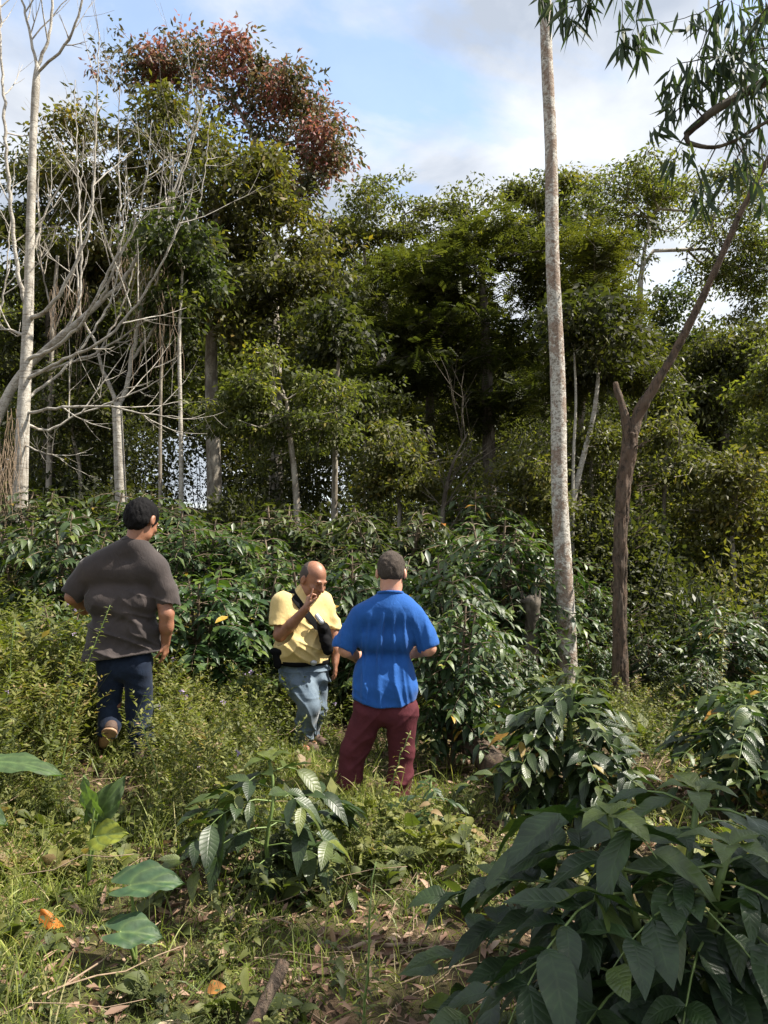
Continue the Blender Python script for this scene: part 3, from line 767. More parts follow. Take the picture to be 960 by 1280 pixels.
# ---- man in blue T-shirt, standing with his back to the camera
def man_blue():
    Y0 = 5.0; J = lambda x, y, d=0.0: at(x, y, Y0+d)
    o = J(468, 1004); o[2] = float(ground_z(o[0], o[1]))
    e = empty('person', o, 'man with short greying hair in a blue T-shirt and maroon trousers seen from behind', 'person')
    lo = [J(408,1000)[0], Y0-.3, J(160,1014)[2]]; hi = [J(560,690)[0], Y0+.42, J(160,684)[2]]
    s = SDF(lo, hi, .006)
    P, ax = head(s, J(489,716,.03), (.05,.97,-.3), 1.10)
    s.cone(J(489,756,-.0), J(489,727,.01), .066, .070, .02)
    s.cone(J(460,768), J(508,768), .062, .062, .04); s.cone(J(484,780,.03), J(481,868,.03), .055, .055, .03)
    s.cone(J(452,774), J(433,812,-.01), .052, .050, .03); s.cone(J(433,812,-.01), J(447,822,.2), .05, .037, .02)
    hand(s, J(447,822,.2), (.5,.85,.1), (.5,-.4,-.2), 1, (.4,.45,.5,.5))
    s.cone(J(515,774), J(535,810,-.02), .052, .053, .03); s.cone(J(535,810,-.02), J(519,816,.2), .052, .038, .02)
    hand(s, J(519,816,.2), (-.5,.85,.1), (-.5,-.4,-.2), -1, (.4,.45,.5,.5))
    for a, b, c in (((461,880),(442,935,.03),(432,990,0)),((501,880),(501,938,.03),(497,1000,0))):
        s.cone(J(*a), J(*b), .085, .06, .04); s.cone(J(*b), J(*c), .058, .042, .02); s.cone(J(*c), J(c[0]-(3 if a[0]<480 else -2), c[1]+3, .18), .036, .03, .02)
    s.mesh('body', M['skin_fair'], e, o)
    l, f, u = ax
    s = SDF(P(0,0,.03)-.2, P(0,0,.03)+.2, .005)
    s.ell(P(0,-.018,.034), np.array((.085,.104,.098))*1.10, .02, ax); s.ell(P(0,-.050,-.012), np.array((.074,.05,.062))*1.05, .03, ax)
    s.cut(P(0,.06,0), f*1.0-u*.5, .02); s.cut(P(0,-.1,-.052), -u*1.0-f*.15, .012)
    for g in (-1,1): s.ell(P(g*.088,.002,-.032), np.array((.024,.034,.045)), .01, ax, 's')
    s.disp(lambda X,Y,Z: -.008*vnoise(X*90,Y*90,Z*60)-.008*vnoise(X*34,Y*34,Z*34)+.007)
    s.mesh('hair', M['hair_grey'], e, o)
    s = SDF(lo, hi, .006)
    s.cone(J(462,768), J(507,768), .108, .108, .04, flat=((0,1,0),.95)); s.cone(J(488,760,-.01), J(488,741,-.0), .104, .086, .05)
    s.cone(J(465,798,.01), J(499,798,.01), .112, .112, .05); s.cone(J(464,838,.02), J(496,838,.02), .118, .116, .05)
    s.cone(J(464,886,.02), J(492,888,.02), .150, .152, .05); s.cone(J(474,758,.0), J(503,758,.0), .088, .088, .04)
    s.cone(J(450,770), J(437,795), .082, .080, .03); s.cone(J(437,795), J(432,806), .081, .082, .01)
    s.cone(J(517,770), J(531,794), .080, .077, .03); s.cone(J(531,794), J(535,804), .078, .080, .01)
    s.cone(J(465,860,.01), J(497,860,.01), .138, .138, .05)
    zt = J(0,762)[2]; zb = J(0,868)[2]
    def folds(X, Y, Z):
        m = np.clip((zt-Z)/.10, 0, 1)
        w = X+.10*(Z-zt)*np.sin(X*9)
        a = (0.5+0.5*np.sin(w*88+5*vnoise(X*5,Y*5,Z*2.2)))**3*.016*m*(.3+1.4*vnoise(X*7+9,Y*2,Z*3))*np.clip((.20-np.abs(X-J(482,800)[0]))/.07,0,1)
        b = ridge(w*26+5+Z*1.4, Y*4, Z*3.0, 4)*.012*m
        c = (vnoise(X*6+3, Y*6, Z*4)-.5)*.018
        d = ridge(X*5, Y*4, Z*14+X*8, 3)*.006*np.clip((zb+.12-Z)/.12,0,1)
        return -(a+b+d)+c+.006
    s.disp(folds)
    s.cut(J(480,881), (0,0,-1)); s.cut(J(443,873), (-.3,0,-1)); s.cut(J(518,875), (.3,0,-1))
    s.ell(J(423,819,0), (.082,.14,.066), .006, None, 's'); s.ell(J(544,818,0), (.090,.14,.066), .006, None, 's')
    s.ell(J(489,719,.01), (.073,.074,.092), .006, None, 's'); s.cut(J(488,740,0), (0,.15,1))
    ts = s.mesh('t_shirt', M['cloth_blue'], e, o)
    s = SDF(J(489,748)-.16, J(489,748)+.16, .005)
    s.cone(J(488,760,-.01), J(488,741,-.0), .109, .091, .01); s.cut(J(488,739.5,0), (0,.15,1)); s.cut(J(488,743,0), (0,-.15,-1)); s.ell(J(489,719,.01), (.075,.076,.094), .004, None, 's')
    s.mesh('collar', M['cloth_blue'], ts, o)
    s = SDF(lo, hi, .006)
    s.cone(J(467,866,.02), J(497,866,.02), .095, .095, .03); s.cone(J(465,888,.01), J(500,888,.01), .110, .110, .04)
    s.cone(J(461,890,.0), J(444,936,.03), .106, .086, .03); s.cone(J(444,936,.03), J(433,996,.0), .086, .066, .03)
    s.cone(J(501,890,.0), J(502,938,.03), .106, .084, .03); s.cone(J(502,938,.03), J(497,1004,.0), .082, .064, .03)
    zk = J(0,945)[2]
    s.disp(lambda X,Y,Z: -ridge(X*3,Y*3,Z*17+X*6,2.5)*.024*np.clip((zk-Z)/.2,.15,1)-ridge(X*6,Y*4,Z*10-X*9,3)*.012 + (vnoise(X*8,Y*8,Z*8)-.5)*.012)
    s.mesh('trousers', M['cloth_maroon'], e, o)
    for a in ((432,1000),(497,1007)):
        h = J(*a, -.02); t = J(a[0]+(-3 if a[0] < 480 else 3), a[1]+3, .2); h[2] = max(h[2], o[2]+.03); t[2] = max(t[2], o[2]+.02)
        s = SDF(np.minimum(h,t)-.12, np.maximum(h,t)+.12, .006)
        s.cone(h, t, .046, .042, .01); s.cone(h+np.array([0,.02,.035]), (h+t)/2+np.array([0,0,.02]), .046, .038, .02); s.cut(h-np.array([0,0,.03]), (0,0,-1))
        s.mesh('shoe', M['leather_brown'], e, o)
    return e

# ---- man in pale yellow T-shirt, head bowed, one finger raised
def man_yellow():
    Y0 = 6.2; J = lambda x, y, d=0.0: at(x, y, Y0+d)
    o = J(380, 944); o[2] = float(ground_z(o[0], o[1]))
    e = empty('person', o, 'balding man in a pale yellow T-shirt, head bowed, one finger raised by his chin', 'person')
    lo = [J(322,1000)[0], Y0-.5, J(160,958)[2]]; hi = [J(440,690)[0], Y0+.4, J(160,694)[2]]
    s = SDF(lo, hi, .006)
    face = (.66,-.62,-.42)
    P, ax = head(s, J(392,724,-.02), face, 1.19)
    l, f, u = ax
    s.cone(J(373,750,.02), J(387,730,.0), .072, .066, .03)
    s.cone(J(358,760,-.06), J(398,758,.1), .06, .06, .04); s.cone(J(379,772), J(382,832), .085, .085, .04)
    s.cone(J(352,755,-.09), J(350,794,-.17), .060, .050, .03); s.cone(J(350,794,-.17), J(365,780,-.24), .052, .046, .02); s.cone(J(365,780,-.25), J(383,760,-.33), .046, .031, .02)
    w = J(383,760,-.33); hd = np.array((.24,-.02,1.0))
    hand(s, w, hd, (.85,.45,.0), -1, (0.03,1.05,1.2,1.25), L=.185)
    s.cone(J(406,757,.13), J(417,792,.10), .056, .048, .03); s.cone(J(417,792,.1), J(420,812,.05), .047, .042, .02); s.cone(J(420,812,.05), J(419,827,.02), .040, .031, .02)
    hand(s, J(419,826,.02), (.05,-.1,-1), (-.9,.1,0), 1, (.2,.3,.35,.4), L=.18)
    for a, b, c in (((372,842,-.04),(386,882,-.2),(375,932,-.08)),((393,842,.06),(394,885,.06),(386,926,.14))):
        s.cone(J(*a), J(*b), .085, .06, .04); s.cone(J(*b), J(*c), .058, .042, .02); s.cone(J(*c), J(c[0]+8, c[1]+5, c[2]-.12), .034, .03, .02)
    s.mesh('body', M['skin_brown'], e, o)
    # cropped hair on the back and sides only
    s = SDF(P(0,0,.03)-.2, P(0,0,.03)+.2, .005)
    s.ell(P(0,-.014,.028), np.array((.081,.101,.096))*1.19, .01, ax); s.ell(P(0,-.05,-.015), np.array((.072,.055,.06))*1.12, .03, ax)
    s.cut(P(0,.012,.02), f*1.0-u*.2, .02); s.cut(P(0,-.1,-.05), -u, .012); s.cut(P(0,-.03,.088), u*1.0+f*.75, .012)
    for g in (-1,1): s.ell(P(g*.084,-.006,-.03), np.array((.02,.03,.04)), .008, ax, 's')
    s.disp(lambda X,Y,Z: -.003*vnoise(X*120,Y*120,Z*90)+.001)
    s.mesh('hair', M['hair_stubble'], e, o)
    for g in (-1,1):
        mb = MB(); a = P(g*.018,.106,.022); b = P(g*.034,.106,.028); c = P(g*.052,.092,.022)
        tube(mb, resample([a,b,c], .008), [.003]*len(resample([a,b,c], .008)), 5); mb.build('eyebrow', M['hair_black'], e, origin=o, smooth=True)
        s = SDF(P(g*.031,.09,-.002)-.03, P(g*.031,.09,-.002)+.03, .003); s.ell(P(g*.031,.0885,-.004), (.011,.010,.0045), .0, ax); s.mesh('eye', M['eye_dark'], e, o)
    lat = (.83,.55,0)
    def torso(s, g):
        s.cone(J(358,757,-.06), J(399,755,.1), .100+g, .100+g, .06, flat=((.55,-.83,0),.95)); s.cone(J(373,752,.02), J(379,741,.01), .088+g, .074+g, .045)
        s.cone(J(366,778,-.07), J(394,777,.06), .128+g, .122+g, .08); s.cone(J(368,806,-.06), J(389,804,.03), .168+g, .160+g, .08)
        s.cone(J(370,832,-.02), J(391,830,.05), .128+g, .125+g, .08)
    hemP = J(380,829,-.1); hemN = np.array([-.06,.10,-1.0])
    s = SDF(lo, hi, .006); torso(s, 0)
    s.cone(J(354,755,-.09), J(350,773,-.13), .092, .084, .045); s.cone(J(350,773,-.13), J(349,782,-.15), .085, .085, .01)
    s.cone(J(404,756,.12), J(412,776,.13), .086, .078, .045); s.cone(J(412,776,.13), J(414,784,.13), .078, .078, .01)
    zt = J(0,765)[2]; zb = J(0,822)[2]
    def folds(X, Y, Z):
        low = np.clip((zt-Z)/.25, 0, 1)
        a = ridge(X*5+Z*6, Y*4, Z*9+X*5, 3)*.028*low
        b = ridge(X*10-Z*6, Y*5, Z*4, 3)*.016
        return -(a+b)+(vnoise(X*7,Y*7,Z*7)-.5)*.014+.004
    s.disp(folds); s.cut(hemP, hemN)
    s.ell(J(348,793,-.16), (.13,.14,.09), .006, None, 's'); s.ell(J(416,795,.13), (.10,.12,.085), .006, None, 's')
    s.ell(J(388,728,-.0), (.082,.085,.10), .006, None, 's')
    ts = s.mesh('t_shirt', M['cloth_yellow'], e, o)
    # jeans
    s = SDF(lo, hi, .006)
    s.cone(J(370,834,-.02), J(391,832,.05), .126, .124, .05); s.cone(J(371,845,-.02), J(393,843,.05), .112, .112, .05)
    s.cone(J(373,848,-.04), J(386,882,-.18), .108, .086, .03); s.cone(J(386,882,-.18), J(375,936,-.07), .086, .064, .03)
    s.cone(J(394,846,.06), J(394,885,.07), .104, .082, .03); s.cone(J(394,885,.07), J(386,930,.14), .082, .062, .03)
    s.cut(J(380,822,0), (0,0,1))
    s.disp(lambda X,Y,Z: -ridge(X*6,Y*4,Z*9+X*9,3)*.024 -ridge(X*3,Y*3,Z*20,3)*.012+ (vnoise(X*8,Y*8,Z*8)-.5)*.014+.004)
    s.mesh('jeans', M['denim_grey'], e, o)
    # belt
    s = SDF(lo, hi, .006); torso(s, .0)
    s.F -= .016; s.cut(J(380,826.0,-.1), -hemN); s.cut(J(380,832,-.1), hemN)
    belt = s.mesh('belt', M['black_nylon'], e, o)
    s = SDF(J(386,829,-.3)-.12, J(386,829,-.1)+.12, .005); s.ell(J(392,828.5,-.20), (.03,.012,.024), 0); s.mesh('buckle', M['grey_metal'], belt, o)
    for a in ((376,938,-.06),(387,932,.14)):
        h = J(*a); h[2] = max(h[2], o[2]+.035) ; t = h+np.array([.12,-.12,-.01])
        s = SDF(np.minimum(h,t)-.12, np.maximum(h,t)+.12, .006)
        s.cone(h, t, .044, .040, .01); s.cone(h+np.array([.01,-.01,.035]), (h+t)/2+np.array([0,0,.02]), .046, .036, .02); s.cut(h-np.array([0,0,.03]), (0,0,-1))
        s.mesh('shoe', M['leather_brown'], e, o)
    # black bag on a cross-body strap
    bo = J(408,800,-.1)
    b = empty('shoulder_bag', bo, 'small black bag on a strap across the chest of the man in yellow', 'bag')
    A = J(362,735,0); B = J(416,806,0); dd = nrm(B-A); nn = nrm(np.cross(dd, [0,1,0]))
    s = SDF(lo, hi, .006); torso(s, .015)
    s.cut(A+nn*.028, nn); s.cut(A-nn*.028, -nn)
    inner = SDF(lo, hi, .006); torso(inner, .004); s.F = np.maximum(s.F, -(inner.F+.002))
    s.ell(J(388,728,-.0), (.086,.088,.10), .004, None, 's')
    s.mesh('strap', M['black_nylon'], b, bo)
    s = SDF(bo-.22, bo+.22, .006)
    s.cone(J(404,786,-.14), J(409,806,-.13), .050, .052, .02, flat=((.55,-.83,0),.75)); s.cone(J(407,800,-.17), J(410,812,-.16), .036, .040, .01)
    s.cone(J(401,778,-.15), J(404,786,-.17), .030, .034, .01)
    s.disp(lambda X,Y,Z: -ridge(X*20,Y*20,Z*20,3)*.008)
    s.mesh('pouch', M['black_nylon'], b, bo)
    s = SDF(bo-.22, bo+.26, .005); s.cone(J(396,770,-.17), J(402,778,-.185), .022, .024, .005, flat=((.55,-.83,0),.6)); s.mesh('buckle', M['grey_metal'], b, bo)
    po = J(350,822,-.12)
    po = J(344,822,-.16); p = empty('belt_pouch', po, 'black pouch clipped to the right side of the belt of the man in yellow', 'pouch')
    s = SDF(po-.13, po+.13, .006); s.cone(J(345,817,-.15), J(347,829,-.15), .046, .048, .02, flat=((.83,.55,0),.6)); s.cone(J(341,814,-.15), J(350,815,-.18), .026, .026, .01)
    s.mesh('case', M['black_nylon'], p, po)
    return e
# ------------------------------------------------------------------ sky, sun, camera
def build_world():
    w = bpy.data.worlds.new("World"); scene.world = w; w.use_nodes = True; nt = w.node_tree; nt.nodes.clear(); L = nt.links
    sky = nd(nt, 'ShaderNodeTexSky', sky_type='NISHITA'); sky.sun_disc = False; sky.sun_elevation = SUN_EL; sky.sun_rotation = math.radians(90)-SUN_AZ
    sky.air_density = 1.3; sky.dust_density = 1.0; sky.ozone_density = 1.5
    b1 = nd(nt, 'ShaderNodeBackground'); b1.inputs['Strength'].default_value = SKY_STR; L.new(sky.outputs[0], b1.inputs['Color'])
    tc = nd(nt, 'ShaderNodeTexCoord'); sx = nd(nt, 'ShaderNodeSeparateXYZ'); L.new(tc.outputs['Generated'], sx.inputs[0])
    z = mathn(nt, 'ADD', mathn(nt, 'MAXIMUM', sx.outputs['Z'], 0.0), 0.22)
    cb = nd(nt, 'ShaderNodeCombineXYZ'); L.new(mathn(nt, 'DIVIDE', sx.outputs['X'], z), cb.inputs[0]); L.new(mathn(nt, 'DIVIDE', sx.outputs['Y'], z), cb.inputs[1])
    mp = nd(nt, 'ShaderNodeMapping'); mp.inputs['Location'].default_value = CLOUD_OFF; mp.inputs['Scale'].default_value = (1.0,1.15,1); L.new(cb.outputs[0], mp.inputs['Vector'])
    n = noise(nt, 1.6, 10, 0.56, mp.outputs['Vector'], 0.3)
    cov = ramp(nt, [(0.35,(0.22,0.22,0.22)),(0.46,(1,1,1))]); L.new(n.outputs['Fac'], cov.inputs['Fac'])
    n2 = noise(nt, 2.2, 7, 0.55, mp.outputs['Vector'], 0.2)
    cc = ramp(nt, [(0.36,(0.50,0.545,0.62)),(0.60,(0.92,0.94,0.97))]); L.new(n2.outputs['Fac'], cc.inputs['Fac'])
    b2 = nd(nt, 'ShaderNodeBackground'); b2.inputs['Strength'].default_value = CLOUD_STR; L.new(cc.outputs['Color'], b2.inputs['Color'])
    mx = nd(nt, 'ShaderNodeMixShader'); L.new(mathn(nt, 'MULTIPLY', cov.outputs['Color'], 0.93), mx.inputs[0]); L.new(b1.outputs[0], mx.inputs[1]); L.new(b2.outputs[0], mx.inputs[2])
    o = nd(nt, 'ShaderNodeOutputWorld'); L.new(mx.outputs[0], o.inputs['Surface'])
    w.cycles.sampling_method = 'MANUAL'; w.cycles.sample_map_resolution = 512
SKY_STR = 0.13; CLOUD_STR = 0.52; CLOUD_OFF = (5.6, 2.9, 0)
build_world()
sd = bpy.data.lights.new('sun', 'SUN'); sd.energy = 5.0; sd.angle = math.radians(0.5); sd.color = (1.0, 0.93, 0.82)
so = bpy.data.objects.new('sun', sd); link(so); so.rotation_euler = Vector(TO_SUN).to_track_quat('Z', 'Y').to_euler(); so.location = (8, 3, 14)
cd = bpy.data.cameras.new('camera'); co = bpy.data.objects.new('camera', cd); link(co); co.location = CAM
co.rotation_euler = (math.radians(90)+PITCH, 0, 0); cd.sensor_fit = 'VERTICAL'; cd.sensor_height = 36; cd.lens = 36*F_PX/1280; cd.clip_end = 3000; cd.clip_start = 0.02
scene.camera = co
scene.view_settings.view_transform = 'Standard'; scene.view_settings.look = 'None'; scene.view_settings.gamma = 1; scene.view_settings.use_curve_mapping = False
scene.view_settings.exposure = 1.2
cy = scene.cycles; cy.max_bounces = 7; cy.diffuse_bounces = 4; cy.glossy_bounces = 2; cy.transmission_bounces = 5; cy.transparent_max_bounces = 4
cy.caustics_reflective = False; cy.caustics_refractive = False; cy.use_denoising = True; cy.sample_clamp_indirect = 4

# ------------------------------------------------------------------ ground
def build_ground():
    a = np.linspace(-1, 1, 260); X1 = np.sinh(a*5.6)/np.sinh(5.6)*900
    b = np.linspace(-1, 1, 260); Y1 = 6+np.sinh(b*5.2)/np.sinh(5.2)*900
    X, Y = np.meshgrid(X1, Y1, indexing='ij'); Z = ground_z(X, Y)
    nrf = np.exp(-((X/7)**2+((Y-6)/8)**2)); Z = Z + nrf*0.02*(vnoise(X*6, Y*6, X*0+.5)-.5)
    v = np.stack([X,Y,Z], -1).reshape(-1,3); n = len(b); i = np.arange(len(a)-1)[:,None]*n + np.arange(n-1)[None]
    f = np.stack([i, i+n, i+n+1, i+1], -1).reshape(-1,4)
    m, nt = newmat('soil'); L = nt.links; c = coords(nt)
    n1 = noise(nt, 3.5, 8, 0.7, c); r = ramp(nt, [(0.3,(0.040,0.026,0.016)),(0.55,(0.11,0.075,0.048)),(0.72,(0.19,0.14,0.09))]); L.new(n1.outputs['Fac'], r.inputs['Fac'])
    n2 = noise(nt, 1.1, 5, 0.6, c); r2 = ramp(nt, [(0.45,(0,0,0)),(0.62,(1,1,1))]); L.new(n2.outputs['Fac'], r2.inputs['Fac'])
    col = mixc(nt, mathn(nt, 'MULTIPLY', r2.outputs['Color'], 0.7), r.outputs['Color'], (0.055,0.075,0.022))
    n3 = noise(nt, 40, 6, 0.75, c); p = nd(nt, 'ShaderNodeBsdfPrincipled'); p.inputs['Roughness'].default_value = 0.95; p.inputs['Specular IOR Level'].default_value = .1
    L.new(col, p.inputs['Base Color']); L.new(bump(nt, n3.outputs['Fac'], 1.0, 0.02), p.inputs['Normal'])
    o = nd(nt, 'ShaderNodeOutputMaterial'); L.new(p.outputs[0], o.inputs['Surface'])
    mb = MB(); mb.add(v, f); g = mb.build('ground', m, smooth=True); tag(g, 'brown soil of the coffee field rising gently to the left', 'ground', kind='structure')
build_ground()

def view_pts(n, y0, y1, pad=0.4, p=1.0):
    """random ground points in front of the camera, denser nearby"""
    y = y0+(y1-y0)*rng.random(n)**p; x = (rng.random(n)*2-1)*(0.52*y+pad)
    return x, y
LITTER_C = [(-.1,3.25,.75),(1.3,4.3,1.1),(0.2,3.0,.75),(2.3,5.0,1.3),(0.6,5.6,.9),(-1.0,2.9,.5),(1.7,6.3,1.0),(-.55,6.9,.5),(-.9,3.3,.5),(0.1,2.5,.6)]
def litter_mask(x, y):
    m = np.zeros_like(x)
    for a, b, r in LITTER_C: m = np.maximum(m, np.exp(-((x-a)**2+(y-b)**2)/(r*r)))
    return m
def patch(x, y, s=1.0, o=0.0):
    return vnoise(x*s+o+50, y*s+o+50, x*0+o)

# dead leaves, twigs
def build_litter():
    mb = MB(); x, y = view_pts(12500, 1.7, 9.0, p=1.0)
    m = litter_mask(x, y); k = rng.random(len(x)) < 0.33+0.67*m; x, y, m = x[k], y[k], m[k]
    n = len(x); P = np.stack([x, y, ground_z(x, y)+rng.uniform(0.0, .035, n)], 1)
    D = rand_dirs(n, 0, .25); N = nrm(rng.normal(0,.45,(n,3))+np.array([0,0,1])); L = rng.uniform(.022, .085, n)
    T = np.clip(rng.beta(2,2,n)*.9+.05*m, 0, 1)
    strip_leaves(mb, P, D, N, L, L*rng.uniform(.25,.5,n), T, nseg=3, droop=rng.uniform(-.35,.35,n), fold=.3, wav=.12)
    o = mb.build('leaf_litter', M['litter']); tag(o, 'dry brown and tan fallen leaves scattered over the soil', 'leaf litter', kind='stuff')
    mb = MB()
    for i in range(520):
        xx, yy = view_pts(1, 1.8, 8, p=.8); L = rng.uniform(.12, .7); a = rng.uniform(0, math.pi); t = np.linspace(0,1,6)[:,None]
        z = float(ground_z(xx[0], yy[0]))+rng.uniform(.01,.05)
        p = np.array([xx[0], yy[0], z]) + np.array([math.cos(a), math.sin(a), rng.normal(0,.10)])*L*t + rng.normal(0,.012,(6,3))
        p[:,2] = np.maximum(p[:,2], ground_z(p[:,0], p[:,1])+.008)
        tube(mb, p, rng.uniform(.0015,.0045)*(1-.4*t[:,0]), 4, tint=.5)
    o = mb.build('dry_twigs', M['dry']); tag(o, 'thin dry twigs and straw lying among the leaves', 'twigs', kind='stuff')
build_litter()

PEOPLE_FEET = [(-1.75,5.1),(-.1,5.0),(-.7,6.2)]
def build_grass():
    mb = MB(); x, y = view_pts(230000, 1.6, 10.5, p=1.1)
    m = litter_mask(x, y); pn = patch(x, y, 1.3, 3)
    dens = np.clip((pn-.28)*2.6, .12, 1)*(1-.88*m)*np.where(x < .6, 1, .55); k = rng.random(len(x)) < dens; x, y, m = x[k], y[k], m[k]
    n = len(x); P = np.stack([x, y, ground_z(x, y)-.005], 1)
    D = nrm(rng.normal(0,.55,(n,3))*np.array([1,1,0])+np.array([0,0,1])); N = nrm(rng.normal(0,1,(n,3))*np.array([1,1,.1]))
    h = rng.uniform(.06, .26, n)*(0.6+.9*patch(x, y, .9, 9)); T = np.clip(patch(x,y,2,5)*.7+rng.normal(.1,.2,n), 0, 1)
    strip_leaves(mb, P, D, N, h, rng.uniform(.003,.0065,n), T, nseg=3, droop=rng.uniform(.1,1.0,n), fold=0, prof='grass', across=2)
    o = mb.build('grass', M['grass']); tag(o, 'short yellow-green grass blades between the weeds', 'grass', kind='stuff')
build_grass()
def build_tall_grass():
    mb = MB(); x, y = view_pts(15000, 2.0, 7.0, p=.9); pn = patch(x, y, 1.6, 40)
    k = (rng.random(len(x)) < np.clip((pn-.45)*3, 0.02, 1)*(1-.8*litter_mask(x, y))*np.where(x < .3, 1, .5)) & ~near_feet(x, y); x, y = x[k], y[k]; n = len(x)
    P = np.stack([x, y, ground_z(x, y)-.005], 1); D = nrm(rng.normal(0,.35,(n,3))*np.array([1,1,0])+np.array([0,0,1])); N = nrm(rng.normal(0,1,(n,3))*np.array([1,1,.1]))
    strip_leaves(mb, P, D, N, rng.uniform(.2,.46,n), rng.uniform(.0035,.007,n), np.clip(rng.normal(.62,.2,n),0,1), nseg=5, droop=rng.uniform(.1,.8,n), fold=0, prof='grass', across=2)
    o = mb.build('tall_grass', M['grass']); tag(o, 'taller wispy straw-tipped grass standing in tufts', 'grass', kind='stuff')
def near_feet(x, y):
    return np.abs(x/y+.368) < .05
build_tall_grass()

def sprig_template(kind, h=1.0):
    """returns P,D,N,L,W arrays for leaves along a unit-high stem"""
    P=[];D=[];L=[];W=[]
    if kind == 'narrow':
        n = 46
        for i in range(n):
            u = .12+.88*i/n; a = i*2.4; P.append([.05*math.sin(u*4), .05*math.cos(u*3), u]); D.append([math.cos(a), math.sin(a), rng.uniform(.1,.9)]); L.append(.15*(1.15-u*.75)); W.append(.26)
    elif kind == 'broad':
        n = 16
        for i in range(n):
            u = .15+.85*i/n; a = i*1.57+(i%2)*3.14+rng.uniform(-.4,.4); P.append([0,0,u]); D.append([math.cos(a), math.sin(a), rng.uniform(-.1,.6)]); L.append(.34*(1.1-u*.55)); W.append(.5)
    elif kind == 'branchy':
        for b in range(7):
            u0 = .15+.11*b; a = b*2.4+rng.uniform(-.4,.4); ln = .38*(1.1-u0*.6)
            for j in range(7):
                t = (j+1)/7; p = [math.cos(a)*ln*t*.8, math.sin(a)*ln*t*.8, u0+ln*t*.9]
                for sg in (-1,1):
                    P.append(p); D.append([math.cos(a+sg*1.1), math.sin(a+sg*1.1), rng.uniform(.1,.7)]); L.append(.10*(1.1-t*.5)); W.append(.4)
    elif kind == 'rosette':
        for i in range(9):
            a = i*2.4; P.append([0,0,.1+.04*i]); D.append([math.cos(a), math.sin(a), rng.uniform(.2,1.0)]); L.append(rng.uniform(.55,.8)); W.append(.42)
    return np.array(P), nrm(np.array(D)), np.array(L), np.array(W)
def scatter_sprigs(mb, x, y, h, kinds, tint, nseg=1, stems=None, fl=None):
    tmpl = [sprig_template(k) for k in kinds for _ in range(3)]
    ti = rng.integers(0, len(tmpl), len(x))
    for q in range(len(tmpl)):
        k = np.nonzero(ti == q)[0]
        if len(k) == 0: continue
        Pt, Dt, Lt, Wt = tmpl[q]; m = len(Pt); n = len(k)
        a = rng.uniform(0, 6.28, n); ca, sa = np.cos(a), np.sin(a)
        def rot(V): return np.stack([V[None,:,0]*ca[:,None]-V[None,:,1]*sa[:,None], V[None,:,0]*sa[:,None]+V[None,:,1]*ca[:,None], np.repeat(V[None,:,2], n, 0)], -1)
        lean = rng.normal(0, .20, (n,2)); hh = h[k]
        R = rot(Pt)*hh[:,None,None]; R[:,:,0] += lean[:,0:1]*R[:,:,2]**1.5/np.sqrt(hh)[:,None]; R[:,:,1] += lean[:,1:2]*R[:,:,2]**1.5/np.sqrt(hh)[:,None]
        base = np.stack([x[k], y[k], ground_z(x[k], y[k])], 1); Pw = (R+base[:,None]).reshape(-1,3)
        Dw = rot(Dt).reshape(-1,3); Dw += rng.normal(0,.25,Dw.shape)
        LL = (Lt[None]*hh[:,None]).reshape(-1)*rng.uniform(.7,1.25,n*m); WW = LL*np.tile(Wt, n)
        keep = rng.random(n*m) < .9
        T = np.clip(np.repeat(tint[k], m)+rng.normal(0,.12,n*m)+.15*(np.tile(Pt[:,2], n)-.5), 0, 1)
        Nw = nrm(rng.normal(0,.35,(n*m,3))+np.array([0,0,1]))
        if nseg == 1: quad_leaves(mb, Pw[keep], Dw[keep], Nw[keep], LL[keep], WW[keep], T[keep], fold=.15)
        else: strip_leaves(mb, Pw[keep], Dw[keep], Nw[keep], LL[keep], WW[keep], T[keep], nseg=nseg, droop=.35, fold=.15, wav=.04)
        if stems is not None:
            t = np.linspace(0,1,4); off = np.stack([lean[:,0:1]*(t*hh[:,None])**1.5/np.sqrt(hh)[:,None], lean[:,1:2]*(t*hh[:,None])**1.5/np.sqrt(hh)[:,None], t*hh[:,None]], -1)
            c = base[:,None]+off; wv = .004*np.sqrt(hh)[:,None]*(1-.6*t); 
            tri = [np.array([math.cos(g), math.sin(g), 0]) for g in (0,2.1,4.2)]
            v = np.stack([c+wv[:,:,None]*d for d in tri], 2); idx = np.arange(n*12).reshape(n,4,3)
            f = np.stack([idx[:,:-1,:], np.roll(idx,-1,2)[:,:-1,:], np.roll(idx,-1,2)[:,1:,:], idx[:,1:,:]], -1).reshape(-1,4)
            stems.add(v.reshape(-1,3), f, .3)
def near_people(x, y, r=.22):
    m = np.zeros(len(x), bool)
    for a, b in PEOPLE_FEET: m |= (x-a)**2+(y-b)**2 < r*r
    return m
